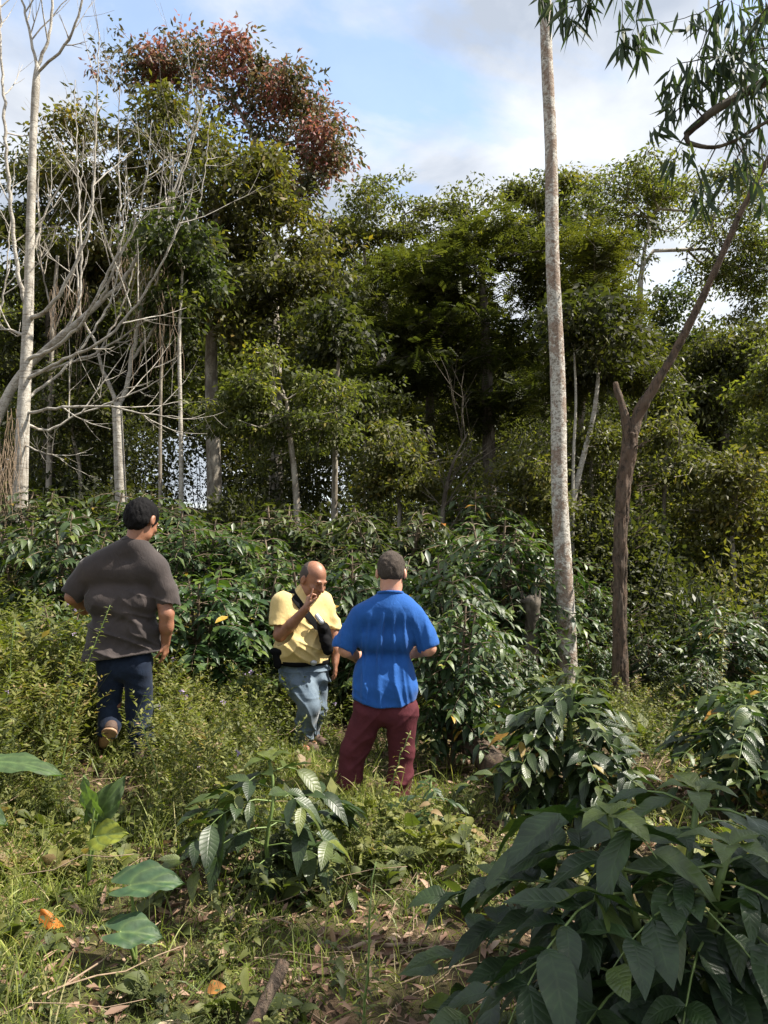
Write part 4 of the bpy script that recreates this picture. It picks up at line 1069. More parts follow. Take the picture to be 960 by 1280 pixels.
def build_weeds():
    mb = MB()
    # low mixed weeds
    x, y = view_pts(12500, 1.75, 10.5, p=1.0); m = litter_mask(x, y); pn = patch(x, y, 1.0, 21)
    dens = np.clip((pn-.2)*2.0, .1, 1)*(1-.9*m)*np.where(x < .4, 1, .6); k = (rng.random(len(x)) < dens) & ~near_people(x, y, .14); x, y = x[k], y[k]
    h = rng.uniform(.06, .24, len(x))*(.6+.9*patch(x, y, .8, 7)); h = np.where(y < 3.2, h*.75, h); h = np.where((np.abs(x/y+.368) < .05) & (y > 4.2) & (y < 5.15), h*.45, h)
    tt = np.clip(patch(x,y,1.7,11)*.9+rng.normal(.05,.14,len(x)),0,1); nr = y < 4.6
    scatter_sprigs(mb, x[nr], y[nr], h[nr], ['broad','branchy','rosette','narrow'], tt[nr], nseg=4, stems=mb)
    scatter_sprigs(mb, x[~nr], y[~nr], h[~nr], ['broad','branchy','rosette','narrow'], tt[~nr], stems=mb)
    o = mb.build('low_weeds', M['weed']); tag(o, 'low leafy green weeds covering the ground', 'weeds', kind='stuff')
    # taller weeds: left bank, around and behind the men
    mb = MB()
    x, y = view_pts(7200, 3.5, 10.0); 
    left = np.clip((-x-.55)/.9, 0, 1); d = left*np.clip((y-3.7)/.8, 0, 1)
    d = np.maximum(d, .22*np.clip((y-5.6)/1.0, 0, 1)); d *= np.where(x > 0, .8, 1)
    k = (rng.random(len(x)) < d) & ~near_people(x, y, .26); 
    # keep the view to the walking man's legs mostly open
    open_ = (np.abs(x/y-(-338/924)) < .055) & (y < 5.1); k &= ~(open_ & (rng.random(len(x)) < .97))
    x, y = x[k], y[k]; left = np.clip((-x-1.35)/1.2, 0, 1)
    h = rng.uniform(.28, .55, len(x)) + left*rng.uniform(.0, .55, len(x))*np.clip((y-3.9)/1.2, 0, 1)
    scatter_sprigs(mb, x, y, h, ['narrow','branchy','branchy'], np.clip(patch(x,y,1.1,31)*.8+rng.normal(.08,.13,len(x)),0,1), stems=mb)
    o = mb.build('tall_weeds', M['weed']); tag(o, 'waist-high fine-leaved weeds massed on the left bank and around the bushes', 'weeds', kind='stuff')
    # mauve flower heads
    mb = MB(); j = rng.choice(len(x), 130)
    for q in j:
        if x[q] > -.3: continue
        top = np.array([x[q]+rng.normal(0,.05), y[q]+rng.normal(0,.05), float(ground_z(x[q], y[q]))+h[q]*rng.uniform(.9,1.05)])
        n = 12; d_ = rand_dirs(n, .4); quad_leaves(mb, top+d_*.006, d_, rand_dirs(n), .018, .012, np.full(n,.5))
    o = mb.build('small_flowers', M['flower']); tag(o, 'tiny mauve flower heads dotted over the tall weeds', 'flowers', kind='stuff')
build_weeds()

# ------------------------------------------------------------------ coffee shrubs
def coffee(label, px, top, Y, variants, sc_xy=1.0, rz=None, used={}):
    x = (px-480)/F_PX*Y; z0 = float(ground_z(x, Y)); H = at(px, top, Y)[2]-z0
    kind = variants; v = rng.integers(0, len(COF[kind])); key = (kind, v)
    root, h0 = COF[kind][v]; s = H/h0; rz = rng.uniform(0, 6.28) if rz is None else rz
    g = 'coffee shrubs growing among the trees'
    if key in used: return dup(root, (x, Y, z0-.02), rz, (s*sc_xy, s*sc_xy, s), label, g)
    used[key] = 1; root.location = (x, Y, z0-.02); root.rotation_euler[2] = rz; root.scale = (s*sc_xy, s*sc_xy, s); root['label'] = label; root['group'] = g
    return root
COF = {'mid': [], 'far': []}
for i in range(3):
    st, fo = coffee_plant_mesh(1.6, .72, .155, 19, nseg=4, stems=3, seed=i, yellow=.02)
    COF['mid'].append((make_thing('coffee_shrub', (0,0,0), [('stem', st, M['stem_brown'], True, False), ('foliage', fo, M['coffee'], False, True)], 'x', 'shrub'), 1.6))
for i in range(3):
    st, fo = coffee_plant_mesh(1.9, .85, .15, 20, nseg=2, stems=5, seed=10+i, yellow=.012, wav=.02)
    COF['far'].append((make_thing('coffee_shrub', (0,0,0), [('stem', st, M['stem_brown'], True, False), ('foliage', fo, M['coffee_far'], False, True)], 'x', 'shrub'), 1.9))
shrubs = [
 ('glossy coffee shrub at the far left edge, in front of the pale bare trunk', 28, 622, 7.6, 'mid', .9),
 ('dark coffee shrub just left of the walking man at shoulder height', 96, 640, 7.2, 'mid', .8),
 ('coffee shrub half hidden directly behind the walking man', 165, 655, 7.6, 'mid', .8),
 ('low coffee shrub between the left weeds and the walking man', 80, 738, 6.0, 'mid', .9),
 ('broad sunlit coffee shrub with yellow leaves between the charcoal and yellow shirts', 262, 690, 6.9, 'mid', 1.15),
 ('coffee shrub touching the left shoulder of the man in yellow', 318, 690, 7.6, 'mid', .9),
 ('coffee shrub rising straight behind the bald head of the man in yellow', 392, 685, 8.2, 'mid', .9),
 ('coffee shrub seen between the two standing men', 448, 692, 7.4, 'mid', .8),
 ('coffee shrub right behind the head of the man in blue', 505, 690, 8.6, 'mid', .9),
 ('tall big-leaved coffee plant beside the right arm of the man in blue', 562, 735, 5.9, 'mid', .85),
 ('coffee shrub above the right shoulder of the man in blue', 556, 690, 7.6, 'mid', .85),
 ('tall sunlit coffee shrub left of the dead stump', 618, 632, 9.2, 'far', .85),
 ('coffee shrub around the dead stump beside the lichened trunk', 652, 690, 10.2, 'far', .8),
 ('dark coffee shrub between the lichened trunk and the brown forked tree', 745, 700, 10.4, 'far', .85),
 ('low coffee shrub at the foot of the lichened trunk', 742, 790, 8.7, 'mid', .8),
 ('dark glossy coffee shrub just right of the brown forked trunk', 858, 742, 9.8, 'far', .9),
 ('coffee shrub in the second row right of the brown trunk', 810, 790, 9.0, 'mid', .8),
 ('yellow-green coffee shrub near the right edge behind the slender sapling', 905, 760, 8.2, 'mid', .9),
 ('coffee shrub cut by the right edge at mid height', 965, 735, 8.8, 'mid', 1.0),
 ('leftmost coffee shrub of the back row', 20, 610, 10.6, 'far', 1),
 ('coffee shrub at the foot of the second bare tree', 140, 608, 10.4, 'far', 1),
 ('dark coffee shrub right of the second bare tree, back row', 215, 622, 10.4, 'far', 1),
 ('shaded coffee shrub below the big leafy tree', 292, 628, 11.0, 'far', 1),
 ('dark coffee shrub below the small olive tree', 360, 632, 11.0, 'far', 1),
 ('coffee shrub in the back row above the gap between the two standing men', 430, 640, 10.6, 'far', 1),
 ('sunlit coffee shrub in the back row above the head of the man in blue', 487, 622, 10.2, 'far', .8),
 ('coffee shrub beside the dry brown branches', 560, 650, 10.8, 'far', .8),
 ('coffee shrub under the dark feathery tree', 600, 615, 12.0, 'far', .8),
 ('coffee shrub in the middle row left of the man in yellow', 238, 648, 9.0, 'far', .9),
 ('coffee shrub in the middle row above the head of the man in yellow', 345, 652, 9.4, 'far', .9),
 ('coffee shrub in the middle row below the small olive tree', 420, 668, 9.4, 'far', .9),
 ('small coffee shrub between the fallen log and the lichened trunk', 640, 800, 7.6, 'mid', .9),
 ('coffee shrub behind the fallen log', 602, 780, 7.2, 'mid', .8),
 ('coffee shrub just above the shaded right-edge shrub', 880, 830, 7.4, 'mid', .85),
]
for lb, px, top, Y, kd, sxy in shrubs: coffee(lb, px, top+rng.uniform(-20,14), Y, kd, sxy*(1.15 if kd == 'far' else 1.0))

def near_coffee(label, x, Y, H, R, leafL, nodes, nseg, stems, **kw):
    z0 = float(ground_z(x, Y)); st, fo = coffee_plant_mesh(H, R, leafL, nodes, nseg=nseg, stems=stems, **kw)
    return make_thing('coffee_shrub', (x, Y, z0-.01), [('stem', st, M['stem_green'], True, False), ('foliage', fo, M['coffee'], True, True)], label, 'shrub')
near_coffee('large dark-leaved coffee shrub filling the lower right corner', .74, 2.08, 1.02, .56, .19, 16, 10, 3, yellow=.010, wav=.07, wr=(.38,.47), tb=-.2)
near_coffee('dark coffee shrub with yellow leaves behind the large corner shrub', 1.12, 4.75, .95, .52, .165, 14, 6, 3, yellow=.05, wav=.05, tb=-.1)
near_coffee('small young coffee plant alone on the grass in the lower middle', -.52, 3.55, .62, .42, .175, 8, 7, 1, yellow=.03, wav=.05, wr=(.40,.5))
near_coffee('shaded coffee shrub with yellow leaves low at the right edge', 2.42, 4.95, .86, .55, .15, 13, 5, 3, yellow=.05, wav=.05)
near_coffee('small coffee seedling at the feet of the man in blue', .25, 4.35, .30, .2, .09, 5, 4, 1, yellow=.0, wav=.05)

# ------------------------------------------------------------------ trees
def rnd_t(base, sl=0.0, axis=2, z0=0, red=None):
    def f(P): return np.full(len(P), base)+sl*(P[:,axis]-z0)
    return f
# tall lichened trunk that leaves the frame at the top
def lichen_tree():
    pts = [(709,850,0,.125),(706,760,0,.117),(703,680,0,.110),(700,600,0,.103),(697,500,0,.10),(694,400,0,.094),(691,300,0,.088),(688,200,.05,.083),(685,100,.05,.08),(683,0,.1,.076),(681,-120,.15,.07),(679,-300,.2,.06),(677,-520,.2,.045)]
    Y = 8.6; tp = np.array([[*at(a,b,Y+d), r] for a,b,d,r in pts]); gz = float(ground_z(tp[0,0], tp[0,1])); tp[0,2] = gz-.1; tp[0,3] = .14
    base = tp[0,:3].copy(); q = resample(tp, .10); q[:,3] *= .9; q[:,:2] += np.stack([.012*np.sin(q[:,2]*2.1), .01*np.cos(q[:,2]*1.7)], 1)
    e = empty('tall_tree', base, 'tall straight tree with a smooth trunk mottled white, grey and rust red, right of centre', 'tree')
    mb = MB(); tube(mb, q[:,:3], q[:,3], 20, rough=.012)
    for h in (3.2, 5.1):
        k = np.argmin(abs(q[:,2]-h)); d = np.array([.9,-.3,.2]); tube(mb, q[k,:3]+d*np.linspace(.05,.11,3)[:,None], [.018,.014,.006], 6)
    mb.build('trunk', M['bark_spot'], e, origin=base, smooth=True)
    A = q[-1,:3]+rand_dirs(46)*(rng.random(46)**.5)[:,None]*np.array([1.7,1.7,1.0])+np.array([0,0,.3])
    arr, par, r, fx = grow(list(q[-8:,:3]), q[-8:,3], A, start=.1); mb = MB(); skel_tubes(mb, arr, par, r, fx, small=5); mb.build('limb', M['bark_grey'], e, origin=base, smooth=True)
    mb = MB(); crown_leaves(mb, A, 60, .45, .16, .045, rnd_t(.4)); mb.build('crown', M['gum'], e, origin=base)
lichen_tree()
# brown forked tree
def forked_tree():
    Y = 8.4; e_pts = [(776,880,0,.118),(775,800,0,.112),(775,720,0,.110),(777,640,0,.112),(782,590,0,.118),(787,560,0,.125),(789,542,0,.122)]
    tp = np.array([[*at(a,b,Y+d), r] for a,b,d,r in e_pts]); tp[0,2] = float(ground_z(tp[0,0], tp[0,1]))-.08; tp[0,3] = .14; base = tp[0,:3].copy()
    e = empty('forked_tree', base, 'brown rough-barked tree that forks into a broken stub and one long leaning limb', 'tree')
    def rb(mb, q, sides):
        q = q.copy(); q[:,3] *= .67
        n = len(q); st = len(mb.v); tube(mb, q[:,:3], q[:,3], sides)
        v = mb.v[st].astype(float).copy(); c = np.repeat(q[:,:3], sides, 0); d = v[:len(c)]-c
        w = ridge(v[:len(c),0]*42+9, v[:len(c),1]*42, v[:len(c),2]*5.0)
        w2 = vnoise(v[:len(c),0]*9+9, v[:len(c),1]*9, v[:len(c),2]*7.0)
        v[:len(c)] = c + d*(1+.26*(w-.5)+.34*(w2-.5))[:,None]; mb.v[st] = v.astype(np.float32)
    mb = MB(); rb(mb, resample(tp, .02), 48)
    lim = np.array([[*at(a,b,y), r] for a,b,y,r in [(790,548,Y,.10),(796,522,Y,.098),(812,492,Y-.05,.082),(838,450,Y-.1,.068),(866,396,Y-.2,.062),(893,340,Y-.3,.055),(925,268,Y-.4,.048),(962,195,Y-.5,.042),(1010,100,Y-.6,.035),(1060,0,Y-.7,.03)]])
    rb(mb, resample(lim, .03), 20)
    stub = np.array([[*at(a,b,y), r] for a,b,y,r in [(787,552,Y,.09),(783,530,Y,.078),(778,508,Y,.062),(772,490,Y,.055),(769,478,Y,.035)]]); rb(mb, resample(stub, .03), 16)
    for k in range(40):
        h = rng.random(); p = tp[0,:3]*(1-h)+tp[-1,:3]*h if h < .85 else at(787,560,Y); a = rng.uniform(-1.4,1.0); d = np.array([math.cos(a), -abs(math.sin(a)), rng.uniform(.1,.9)])
        L = rng.uniform(.04,.22); t = np.linspace(0,1,4)[:,None]; tube(mb, p+np.array([d[0],d[1],0])*.10+d*L*t+rng.normal(0,.006,(4,3)), .004*(1-.7*t[:,0])+.001, 4)
    mb.build('trunk', M['bark_brown'], e, origin=base, smooth=True)
    q = resample(lim, .12); mb = MB(); twigs(mb, q[len(q)//2:], 60, 1.0, .007, curl=.5, upb=.1, sub=4, lo=0.1)
    mb.build('twig', M['bark_grey'], e, origin=base)
    A = at(1010,60,Y-.6)+rand_dirs(26)*(rng.random(26)**.5)[:,None]*np.array([.9,.9,.6]); mb = MB(); crown_leaves(mb, A, 40, .35, .13, .035, rnd_t(.5)); mb.build('crown', M['gum'], e, origin=base)
forked_tree()

# gum tree standing right of the frame: its limbs hang into the picture and shade the corner
def gum_tree():
    bx, by = 4.9, 3.1; gz = float(ground_z(bx, by)); base = np.array([bx, by, gz-.1])
    tr = resample(np.array([[bx,by,gz-.1,.2],[bx-.05,by,gz+1.5,.16],[bx-.2,by+.1,gz+3.2,.14],[bx-.3,by+.1,gz+5.2,.12],[bx-.2,by+.2,gz+7.2,.09],[bx+.2,by+.3,gz+8.8,.05]]), .25)
    e = empty('gum_tree', base, 'gum tree with a dark limb and drooping narrow leaves hanging into the top right', 'tree')
    A = np.vstack([c+rand_dirs(n)*(rng.random(n)**.5)[:,None]*np.array(r) for c, n, r in [((5.2,1.5,6.9),60,(1.6,1.3,1.2)),((4.4,1.0,5.6),40,(1.0,1.0,.7)),((5.9,2.6,6.6),30,(1.0,1.0,.8)),((2.9,1.0,6.4),7,(1.3,.7,.5))]])
    arr, par, r, fx = grow(list(tr[:,:3]), tr[:,3], A, start=.45); mb = MB(); skel_tubes(mb, arr, par, r, fx)
    Yb = 4.4
    # limb seen at top right: comes in from the right, ends in a knee, a thinner shoot turns back
    limb = branch_px(mb, [(1360,-160,3.6,.07),(1180,0,4.0,.05),(1040,70,4.3,.040),(960,102,4.4,.032),(915,125,4.4,.029),(880,148,4.4,.026),(858,168,4.4,.022)], .06, 10, .002)
    back = branch_px(mb, [(860,165,4.4,.019),(858,176,4.4,.016),(872,182,4.38,.014),(895,184,4.36,.012),(918,176,4.34,.010),(945,160,4.3,.011),(1000,130,4.2,.010)], .04, 7)
    tw = []
    for pts in ([(965,-50,4.2,.006),(905,0,4.3,.005),(870,18,4.3,.0035),(807,33,4.3,.002)], [(960,60,4.4,.006),(905,70,4.4,.005),(870,75,4.4,.004),(838,85,4.4,.002),(832,110,4.4,.001)],
                [(880,148,4.4,.006),(860,130,4.4,.005),(835,148,4.4,.003),(818,160,4.4,.001)], [(925,-40,4.2,.006),(900,10,4.3,.005),(880,50,4.35,.004),(868,95,4.4,.002)],
                [(1000,20,4.3,.006),(950,30,4.4,.005),(915,50,4.4,.003),(895,80,4.4,.002)], [(1000,-20,4.1,.006),(960,10,4.2,.005),(935,40,4.3,.003),(925,90,4.3,.002)],
                [(945,160,4.3,.005),(925,190,4.3,.004),(905,230,4.3,.002),(880,255,4.3,.001)], [(895,184,4.36,.005),(880,215,4.4,.003),(870,245,4.4,.001)], [(918,176,4.34,.005),(940,210,4.3,.003),(955,250,4.3,.001)],
                [(915,125,4.4,.005),(895,100,4.4,.004),(872,110,4.4,.002),(850,120,4.4,.001)], [(858,168,4.4,.005),(846,185,4.4,.003),(838,200,4.4,.001)], [(1000,110,4.2,.006),(955,75,4.3,.004),(930,100,4.3,.003),(915,140,4.3,.001)],
                # hanging sprays beside the lichened trunk
                [(860,-120,3.9,.008),(800,-70,4.0,.006),(745,-30,4.1,.004),(722,-5,4.1,.003),(712,20,4.1,.002)], [(800,-70,4.0,.005),(805,-20,4.1,.003),(800,15,4.1,.002),(790,42,4.1,.001)],
                [(745,-30,4.1,.004),(770,-20,4.1,.003),(778,20,4.1,.002),(776,55,4.1,.001)], [(722,-5,4.1,.003),(702,-10,4.1,.002),(692,5,4.1,.001)], [(780,-60,4.05,.004),(740,-20,4.1,.003),(735,5,4.1,.001)], [(790,42,4.1,.0015),(800,50,4.1,.001),(798,62,4.1,.001)],
                [(745,-30,4.1,.004),(690,-30,4.1,.003),(676,-10,4.1,.002)]):
        q = branch_px(mb, pts, .05, 4, .003); tw.append(q)
    mb.build('trunk', M['bark_dark'], e, origin=base, smooth=True)
    lf = MB()
    def hang(P, n, r, Lm=.17):
        if n > 12: n = int(n*.5); P = P[:n]
        off = rand_dirs(n)*(rng.random(n)**.6)[:,None]*r; 
        D = nrm(rng.normal(0,.42,(n,3))+np.array([0,0,-1.0])); N = nrm(rng.normal(0,1,(n,3))*np.array([1,1,.1])); L = Lm*rng.uniform(.6,1.2,n)
        strip_leaves(lf, P+off, D, N, L, L*rng.uniform(.11,.16,n), np.clip(rng.normal(.4,.22,n),0,1), nseg=4, droop=rng.uniform(-.05,.15,n), fold=.12, prof='lance')
    for i, q in enumerate(tw):
        k = len(q); 
        for j in range(max(1,k//3), k):
            big = 2
            hang(np.repeat(q[j:j+1,:3], big, 0), big, .035 if i >= 12 else .07, .18)
        hang(np.repeat(q[-1:,:3], 5, 0), 5, .03)
    for px, py, n, r in ((915,70,100,.24),(940,30,110,.22),(900,20,60,.17),(950,120,70,.2),(925,150,50,.16),(860,110,40,.13),(835,130,16,.07),(880,90,40,.16),(935,190,20,.14),(712,22,22,.06),(735,8,18,.08),(790,50,8,.03),(865,185,14,.07)):
        P = at(px, py, 4.35 if px > 800 else 4.1); hang(np.repeat(P[None], n, 0), n, r)
    crown_leaves(lf, A, 170, .42, .17, .032, rnd_t(.4), droop=-1.2, flat=.8)
    lf.build('crown', M['gum'], e, origin=base)
gum_tree()

# big leafy tree with yellow-green lower crown
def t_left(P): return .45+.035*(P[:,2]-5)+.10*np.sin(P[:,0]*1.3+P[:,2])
tree('broadleaf_tree', 'large broadleaf tree with a dense yellow-green crown behind the bare branches', 'tree', 16.5,
     [(268,612,0,.17),(266,540,0,.155),(264,460,0,.14),(266,380,0,.12),(272,300,0,.10),(262,220,0,.07),(240,160,0,.04)],
     [(180,190,120,70,0,1.8),(270,250,110,90,0,2.0),(110,230,80,80,0,1.6),(250,350,120,80,-.5,1.8),(330,330,70,60,0,1.5),(160,330,90,80,.5,1.6),(330,420,60,50,0,1.2),(200,130,60,35,0,1),(390,370,50,55,0,1.2),(330,240,60,40,0,1.3),(370,300,45,40,0,1.2),(90,330,70,60,0,1.5)],
     760, 58, .46, .18, .075, M['olive'], M['bark_grey'], t_left, start=.45)
tree('russet_tree', 'tall tree with russet red shoots crowning its upper right side', 'tree', 19.0,
     [(345,600,0,.18),(345,480,0,.16),(342,380,0,.14),(345,290,0,.12),(330,200,0,.08),(300,140,0,.05)],
     [(270,75,75,35,0,1.5),(215,85,70,38,0,1.5),(330,110,80,45,0,1.6),(385,160,60,40,0,1.6),(415,185,32,38,0,1.2),(140,90,40,28,0,1.2),(375,215,40,28,0,1.2),(370,255,22,30,0,.8),(300,170,70,40,0,1.5)],
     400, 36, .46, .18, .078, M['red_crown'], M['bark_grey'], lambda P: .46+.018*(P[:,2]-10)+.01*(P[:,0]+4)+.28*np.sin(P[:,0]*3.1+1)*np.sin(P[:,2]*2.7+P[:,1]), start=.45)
tree('dark_tree', 'dark green tree standing behind the pale bare tree at the left edge', 'tree', 18.5,
     [(60,640,0,.16),(62,500,0,.14),(64,380,0,.12),(66,280,0,.08)],
     [(40,300,70,80,0,1.6),(90,400,80,90,0,1.6),(20,430,60,70,0,1.5),(60,220,55,50,0,1.2),(150,460,60,60,0,1.5),(210,470,60,60,0,1.2)],
     360, 65, .5, .17, .07, M['dark'], M['bark_dark'], start=.3)
tree('small_olive_tree', 'small spreading tree with pale olive leaves in front of the big trunk, left of centre', 'tree', 12.2,
     [(372,650,0,.06),(368,590,0,.05),(362,540,0,.045),(358,500,0,.03)],
     [(330,470,55,25,0,.8),(400,475,52,24,0,.8),(360,500,80,30,0,.9),(330,545,60,28,0,.8),(410,530,45,25,0,.7),(300,500,30,25,0,.6)],
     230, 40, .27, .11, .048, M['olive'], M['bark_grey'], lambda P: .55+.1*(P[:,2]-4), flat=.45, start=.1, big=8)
tree('umbrella_tree', 'wide flat-topped tree with light green foliage behind the middle of the wood', 'tree', 25.0,
     [(470,640,0,.2),(474,520,0,.18),(478,430,0,.15),(482,370,0,.11)],
     [(450,250,70,22,0,2.0),(530,252,70,20,0,2.0),(590,262,50,22,0,1.8),(410,300,45,30,0,1.6),(480,300,70,28,0,2),(425,360,45,40,0,1.8),(560,300,60,25,0,1.8),(400,410,40,35,0,1.4)],
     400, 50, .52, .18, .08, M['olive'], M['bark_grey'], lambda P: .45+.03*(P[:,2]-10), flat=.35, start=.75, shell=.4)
tree('feathery_tree', 'dark feathery-leaved tree with layered branches in the middle of the wood', 'tree', 17.5,
     [(612,640,0,.17),(611,560,0,.155),(609,480,0,.14),(606,400,0,.11),(602,340,0,.08),(598,300,0,.05)],
     [(600,310,70,22,0,1.6),(540,355,75,25,0,1.6),(660,335,65,25,0,1.6),(500,405,60,22,0,1.5),(590,400,85,25,0,1.8),(705,345,50,30,0,1.5),(660,430,75,25,0,1.5),(530,465,65,22,0,1.5),(475,470,35,18,0,1.2),(640,495,65,22,0,1.4),(570,520,55,20,0,1.3)],
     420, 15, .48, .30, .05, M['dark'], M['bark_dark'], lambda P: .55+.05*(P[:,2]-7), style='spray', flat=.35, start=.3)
tree('feathery_tree', 'second dark feathery tree with a leaning trunk left of the middle one', 'tree', 20.0,
     [(540,640,0,.14),(538,540,0,.13),(536,470,0,.11),(528,400,0,.09),(522,350,0,.06)],
     [(500,350,55,40,0,1.4),(560,400,60,45,0,1.4),(470,410,40,40,0,1.2),(530,470,55,35,0,1.4),(585,455,45,35,0,1.2)],
     200, 15, .55, .32, .05, M['dark'], M['bark_dark'], lambda P: .48+.04*(P[:,2]-7), style='spray', flat=.4, start=.4)
tree('feathery_tree', 'sunlit yellow-green feathery tree just right of the lichened trunk', 'tree', 14.0,
     [(722,640,0,.07),(724,560,0,.06),(730,480,0,.05),(735,420,0,.035)],
     [(740,320,32,35,0,.9),(735,390,45,40,0,1.0),(745,450,42,35,0,1.0),(715,470,40,40,0,.9),(690,500,35,35,0,.9),(755,400,30,45,0,.8)],
     260, 15, .42, .26, .038, M['feather'], M['bark_grey'], lambda P: .5+.05*(P[:,2]-5), style='spray', flat=.45, start=.4)
tree('domed_tree', 'tree with a domed light green crown just behind the lichened trunk', 'tree', 28.0,
     [(680,640,0,.2),(678,500,0,.18),(676,400,0,.15),(674,330,0,.1)],
     [(655,245,40,24,0,2),(700,240,45,22,0,2),(665,290,60,30,0,2),(730,285,45,35,0,2),(625,290,30,25,0,1.5)],
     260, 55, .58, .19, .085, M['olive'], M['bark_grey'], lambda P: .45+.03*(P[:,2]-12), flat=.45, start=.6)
tree('umbrella_tree', 'broad umbrella-crowned tree on pale slanting trunks at the right', 'tree', 21.0,
     [(826,610,0,.16),(819,560,0,.15),(812,510,0,.14),(803,465,0,.13),(797,430,0,.12),(799,385,0,.10),(801,350,0,.07),(806,310,0,.05)],
     [(790,232,52,18,0,2),(850,222,62,17,0,2.2),(905,245,42,22,0,2),(745,262,26,18,0,1.6),(930,285,30,22,0,1.6),(820,255,80,18,0,2.2),(900,330,45,28,0,1.6),(770,320,25,25,0,1.4),(950,330,30,40,0,1.4),(940,385,25,22,0,1.2)],
     480, 42, .44, .15, .065, M['olive'], M['bark_pale'], lambda P: .5+.03*(P[:,2]-9), flat=.45, start=.55, shell=.35, r_tip=.010)
tree('dark_tree', 'dark round-crowned tree behind the pale slanting trunk', 'tree', 25.0,
     [(830,620,0,.18),(830,520,0,.16),(828,440,0,.12)],
     [(820,400,45,38,0,1.8),(790,430,35,40,0,1.6),(860,440,40,40,0,1.6),(815,480,50,35,0,1.6)],
     220, 65, .55, .18, .085, M['dark'], M['bark_dark'], start=.5)
tree('broadleaf_tree', 'dense mid-green tree right of the long leaning limb', 'tree', 19.0,
     [(905,640,0,.15),(905,560,0,.14),(903,500,0,.11),(900,450,0,.08)],
     [(890,445,45,35,0,1.5),(930,480,50,45,0,1.6),(870,500,45,40,0,1.4),(900,540,60,40,0,1.6),(955,440,35,35,0,1.4),(840,520,40,40,0,1.2),(800,500,35,40,0,1.1)],
     360, 60, .48, .16, .075, M['dark'], M['bark_dark'], lambda P: .55+.06*(P[:,2]-5), start=.3)
tree('broadleaf_tree', 'bright yellow-green tree leaning in at the right edge', 'tree', 13.5,
     [(985,680,0,.08),(984,620,0,.075),(980,560,0,.06),(975,520,0,.04)],
     [(965,500,35,35,0,.9),(960,560,40,40,0,.9),(940,620,45,35,0,.9),(985,450,30,40,0,.9)],
     190, 55, .34, .12, .055, M['olive'], M['bark_grey'], lambda P: .62+.04*(P[:,2]-3), start=.2)
# small understory trees of mixed heights
under = [('short yellow-green sapling tree left of the dry brown shrub', 12.5, 500, 655, 575, 42, 'olive', .62, .12),
         ('small bushy tree with bright leaves just left of the lichened trunk', 12.0, 655, 650, 590, 48, 'olive', .60, .10),
         ('slim small tree with light leaves between the lichened trunk and the brown tree', 13.0, 742, 660, 560, 34, 'feather', .65, .10),
         ('round small tree with mid-green leaves right of the brown trunk', 12.6, 830, 660, 560, 48, 'olive', .6, .11),
         ('small leafy tree with yellowish leaves near the right edge above the coffee shrubs', 11.8, 915, 690, 610, 50, 'olive', .68, .11),
         ('low spreading tree below the umbrella tree left of the dark feathery one', 15.5, 455, 620, 510, 50, 'olive', .5, .12),
         ('small tree with drooping leaves behind the second bare tree', 14.8, 100, 610, 500, 50, 'dark', .55, .13),
         ('tall shrubby tree with pale leaves filling the gap under the leaning limb', 15.0, 800, 620, 455, 40, 'feather', .6, .11)]
for lb, Y, px, yb, yc, rr, mt, tt, ll in under:
    tree('small_tree', lb, 'tree', Y, [(px+rng.uniform(-8,8), yb+20, 0, .045), (px, yb-20, 0, .038), (px+rng.uniform(-8,8), yc+18, 0, .03), (px+rng.uniform(-6,6), yc, 0, .02)],
         [(px, yc, rr, rr*.5, 0, .8), (px-rr*.5, yc+rr*.6, rr*.7, rr*.4, 0, .7), (px+rr*.5, yc+rr*.75, rr*.7, rr*.4, 0, .7), (px, yc-rr*.5, rr*.5, rr*.3, 0, .5)],
         150, 36, .28, ll, ll*.42, M[mt], M['bark_grey'], (lambda t: (lambda P: np.full(len(P), t)))(tt), start=.15, big=8)
# slender trunks in the shade
slim = [('slender pale trunk leaning right behind the lichened trunk', 12.4, [(714,640,0,.055),(722,600,0,.05),(732,560,0,.045),(742,520,0,.04),(748,470,0,.03)], (748,440,25,30)),
        ('very thin pale trunk beside the lichened trunk', 12.0, [(716,640,0,.028),(717,570,0,.026),(720,500,0,.022),(718,440,0,.018)], (718,410,18,25)),
        ('thin pale trunk left of the big leafy trunk', 12.3, [(226,640,0,.045),(226,560,0,.04),(225,500,0,.036),(224,420,0,.03),(228,340,0,.02)], (228,320,35,40)),
        ('second thin grey trunk left of the big leafy trunk', 12.6, [(200,640,0,.035),(200,560,0,.032),(201,480,0,.028),(204,400,0,.02)], (204,380,35,40)),
        ('dark slim trunk right of the small olive tree', 13.0, [(418,640,0,.055),(419,560,0,.05),(420,500,0,.042),(424,440,0,.03)], (424,420,35,35)),
        ('dark thin trunk seen in the gap behind the brown tree', 22.0, [(744,640,0,.07),(744,570,0,.06),(746,500,0,.05),(742,450,0,.04)], (742,430,30,30))]
for lb, Y, pts, (cx, cyy, rx, ry) in slim:
    tree('slender_tree', lb, 'tree', Y, pts, [(cx, cyy, rx, ry, 0, .9)], 26, 90, .45, .15, .07, M['dark'], M['bark_pale' if 'pale' in lb else 'bark_grey'], start=.6, big=8)

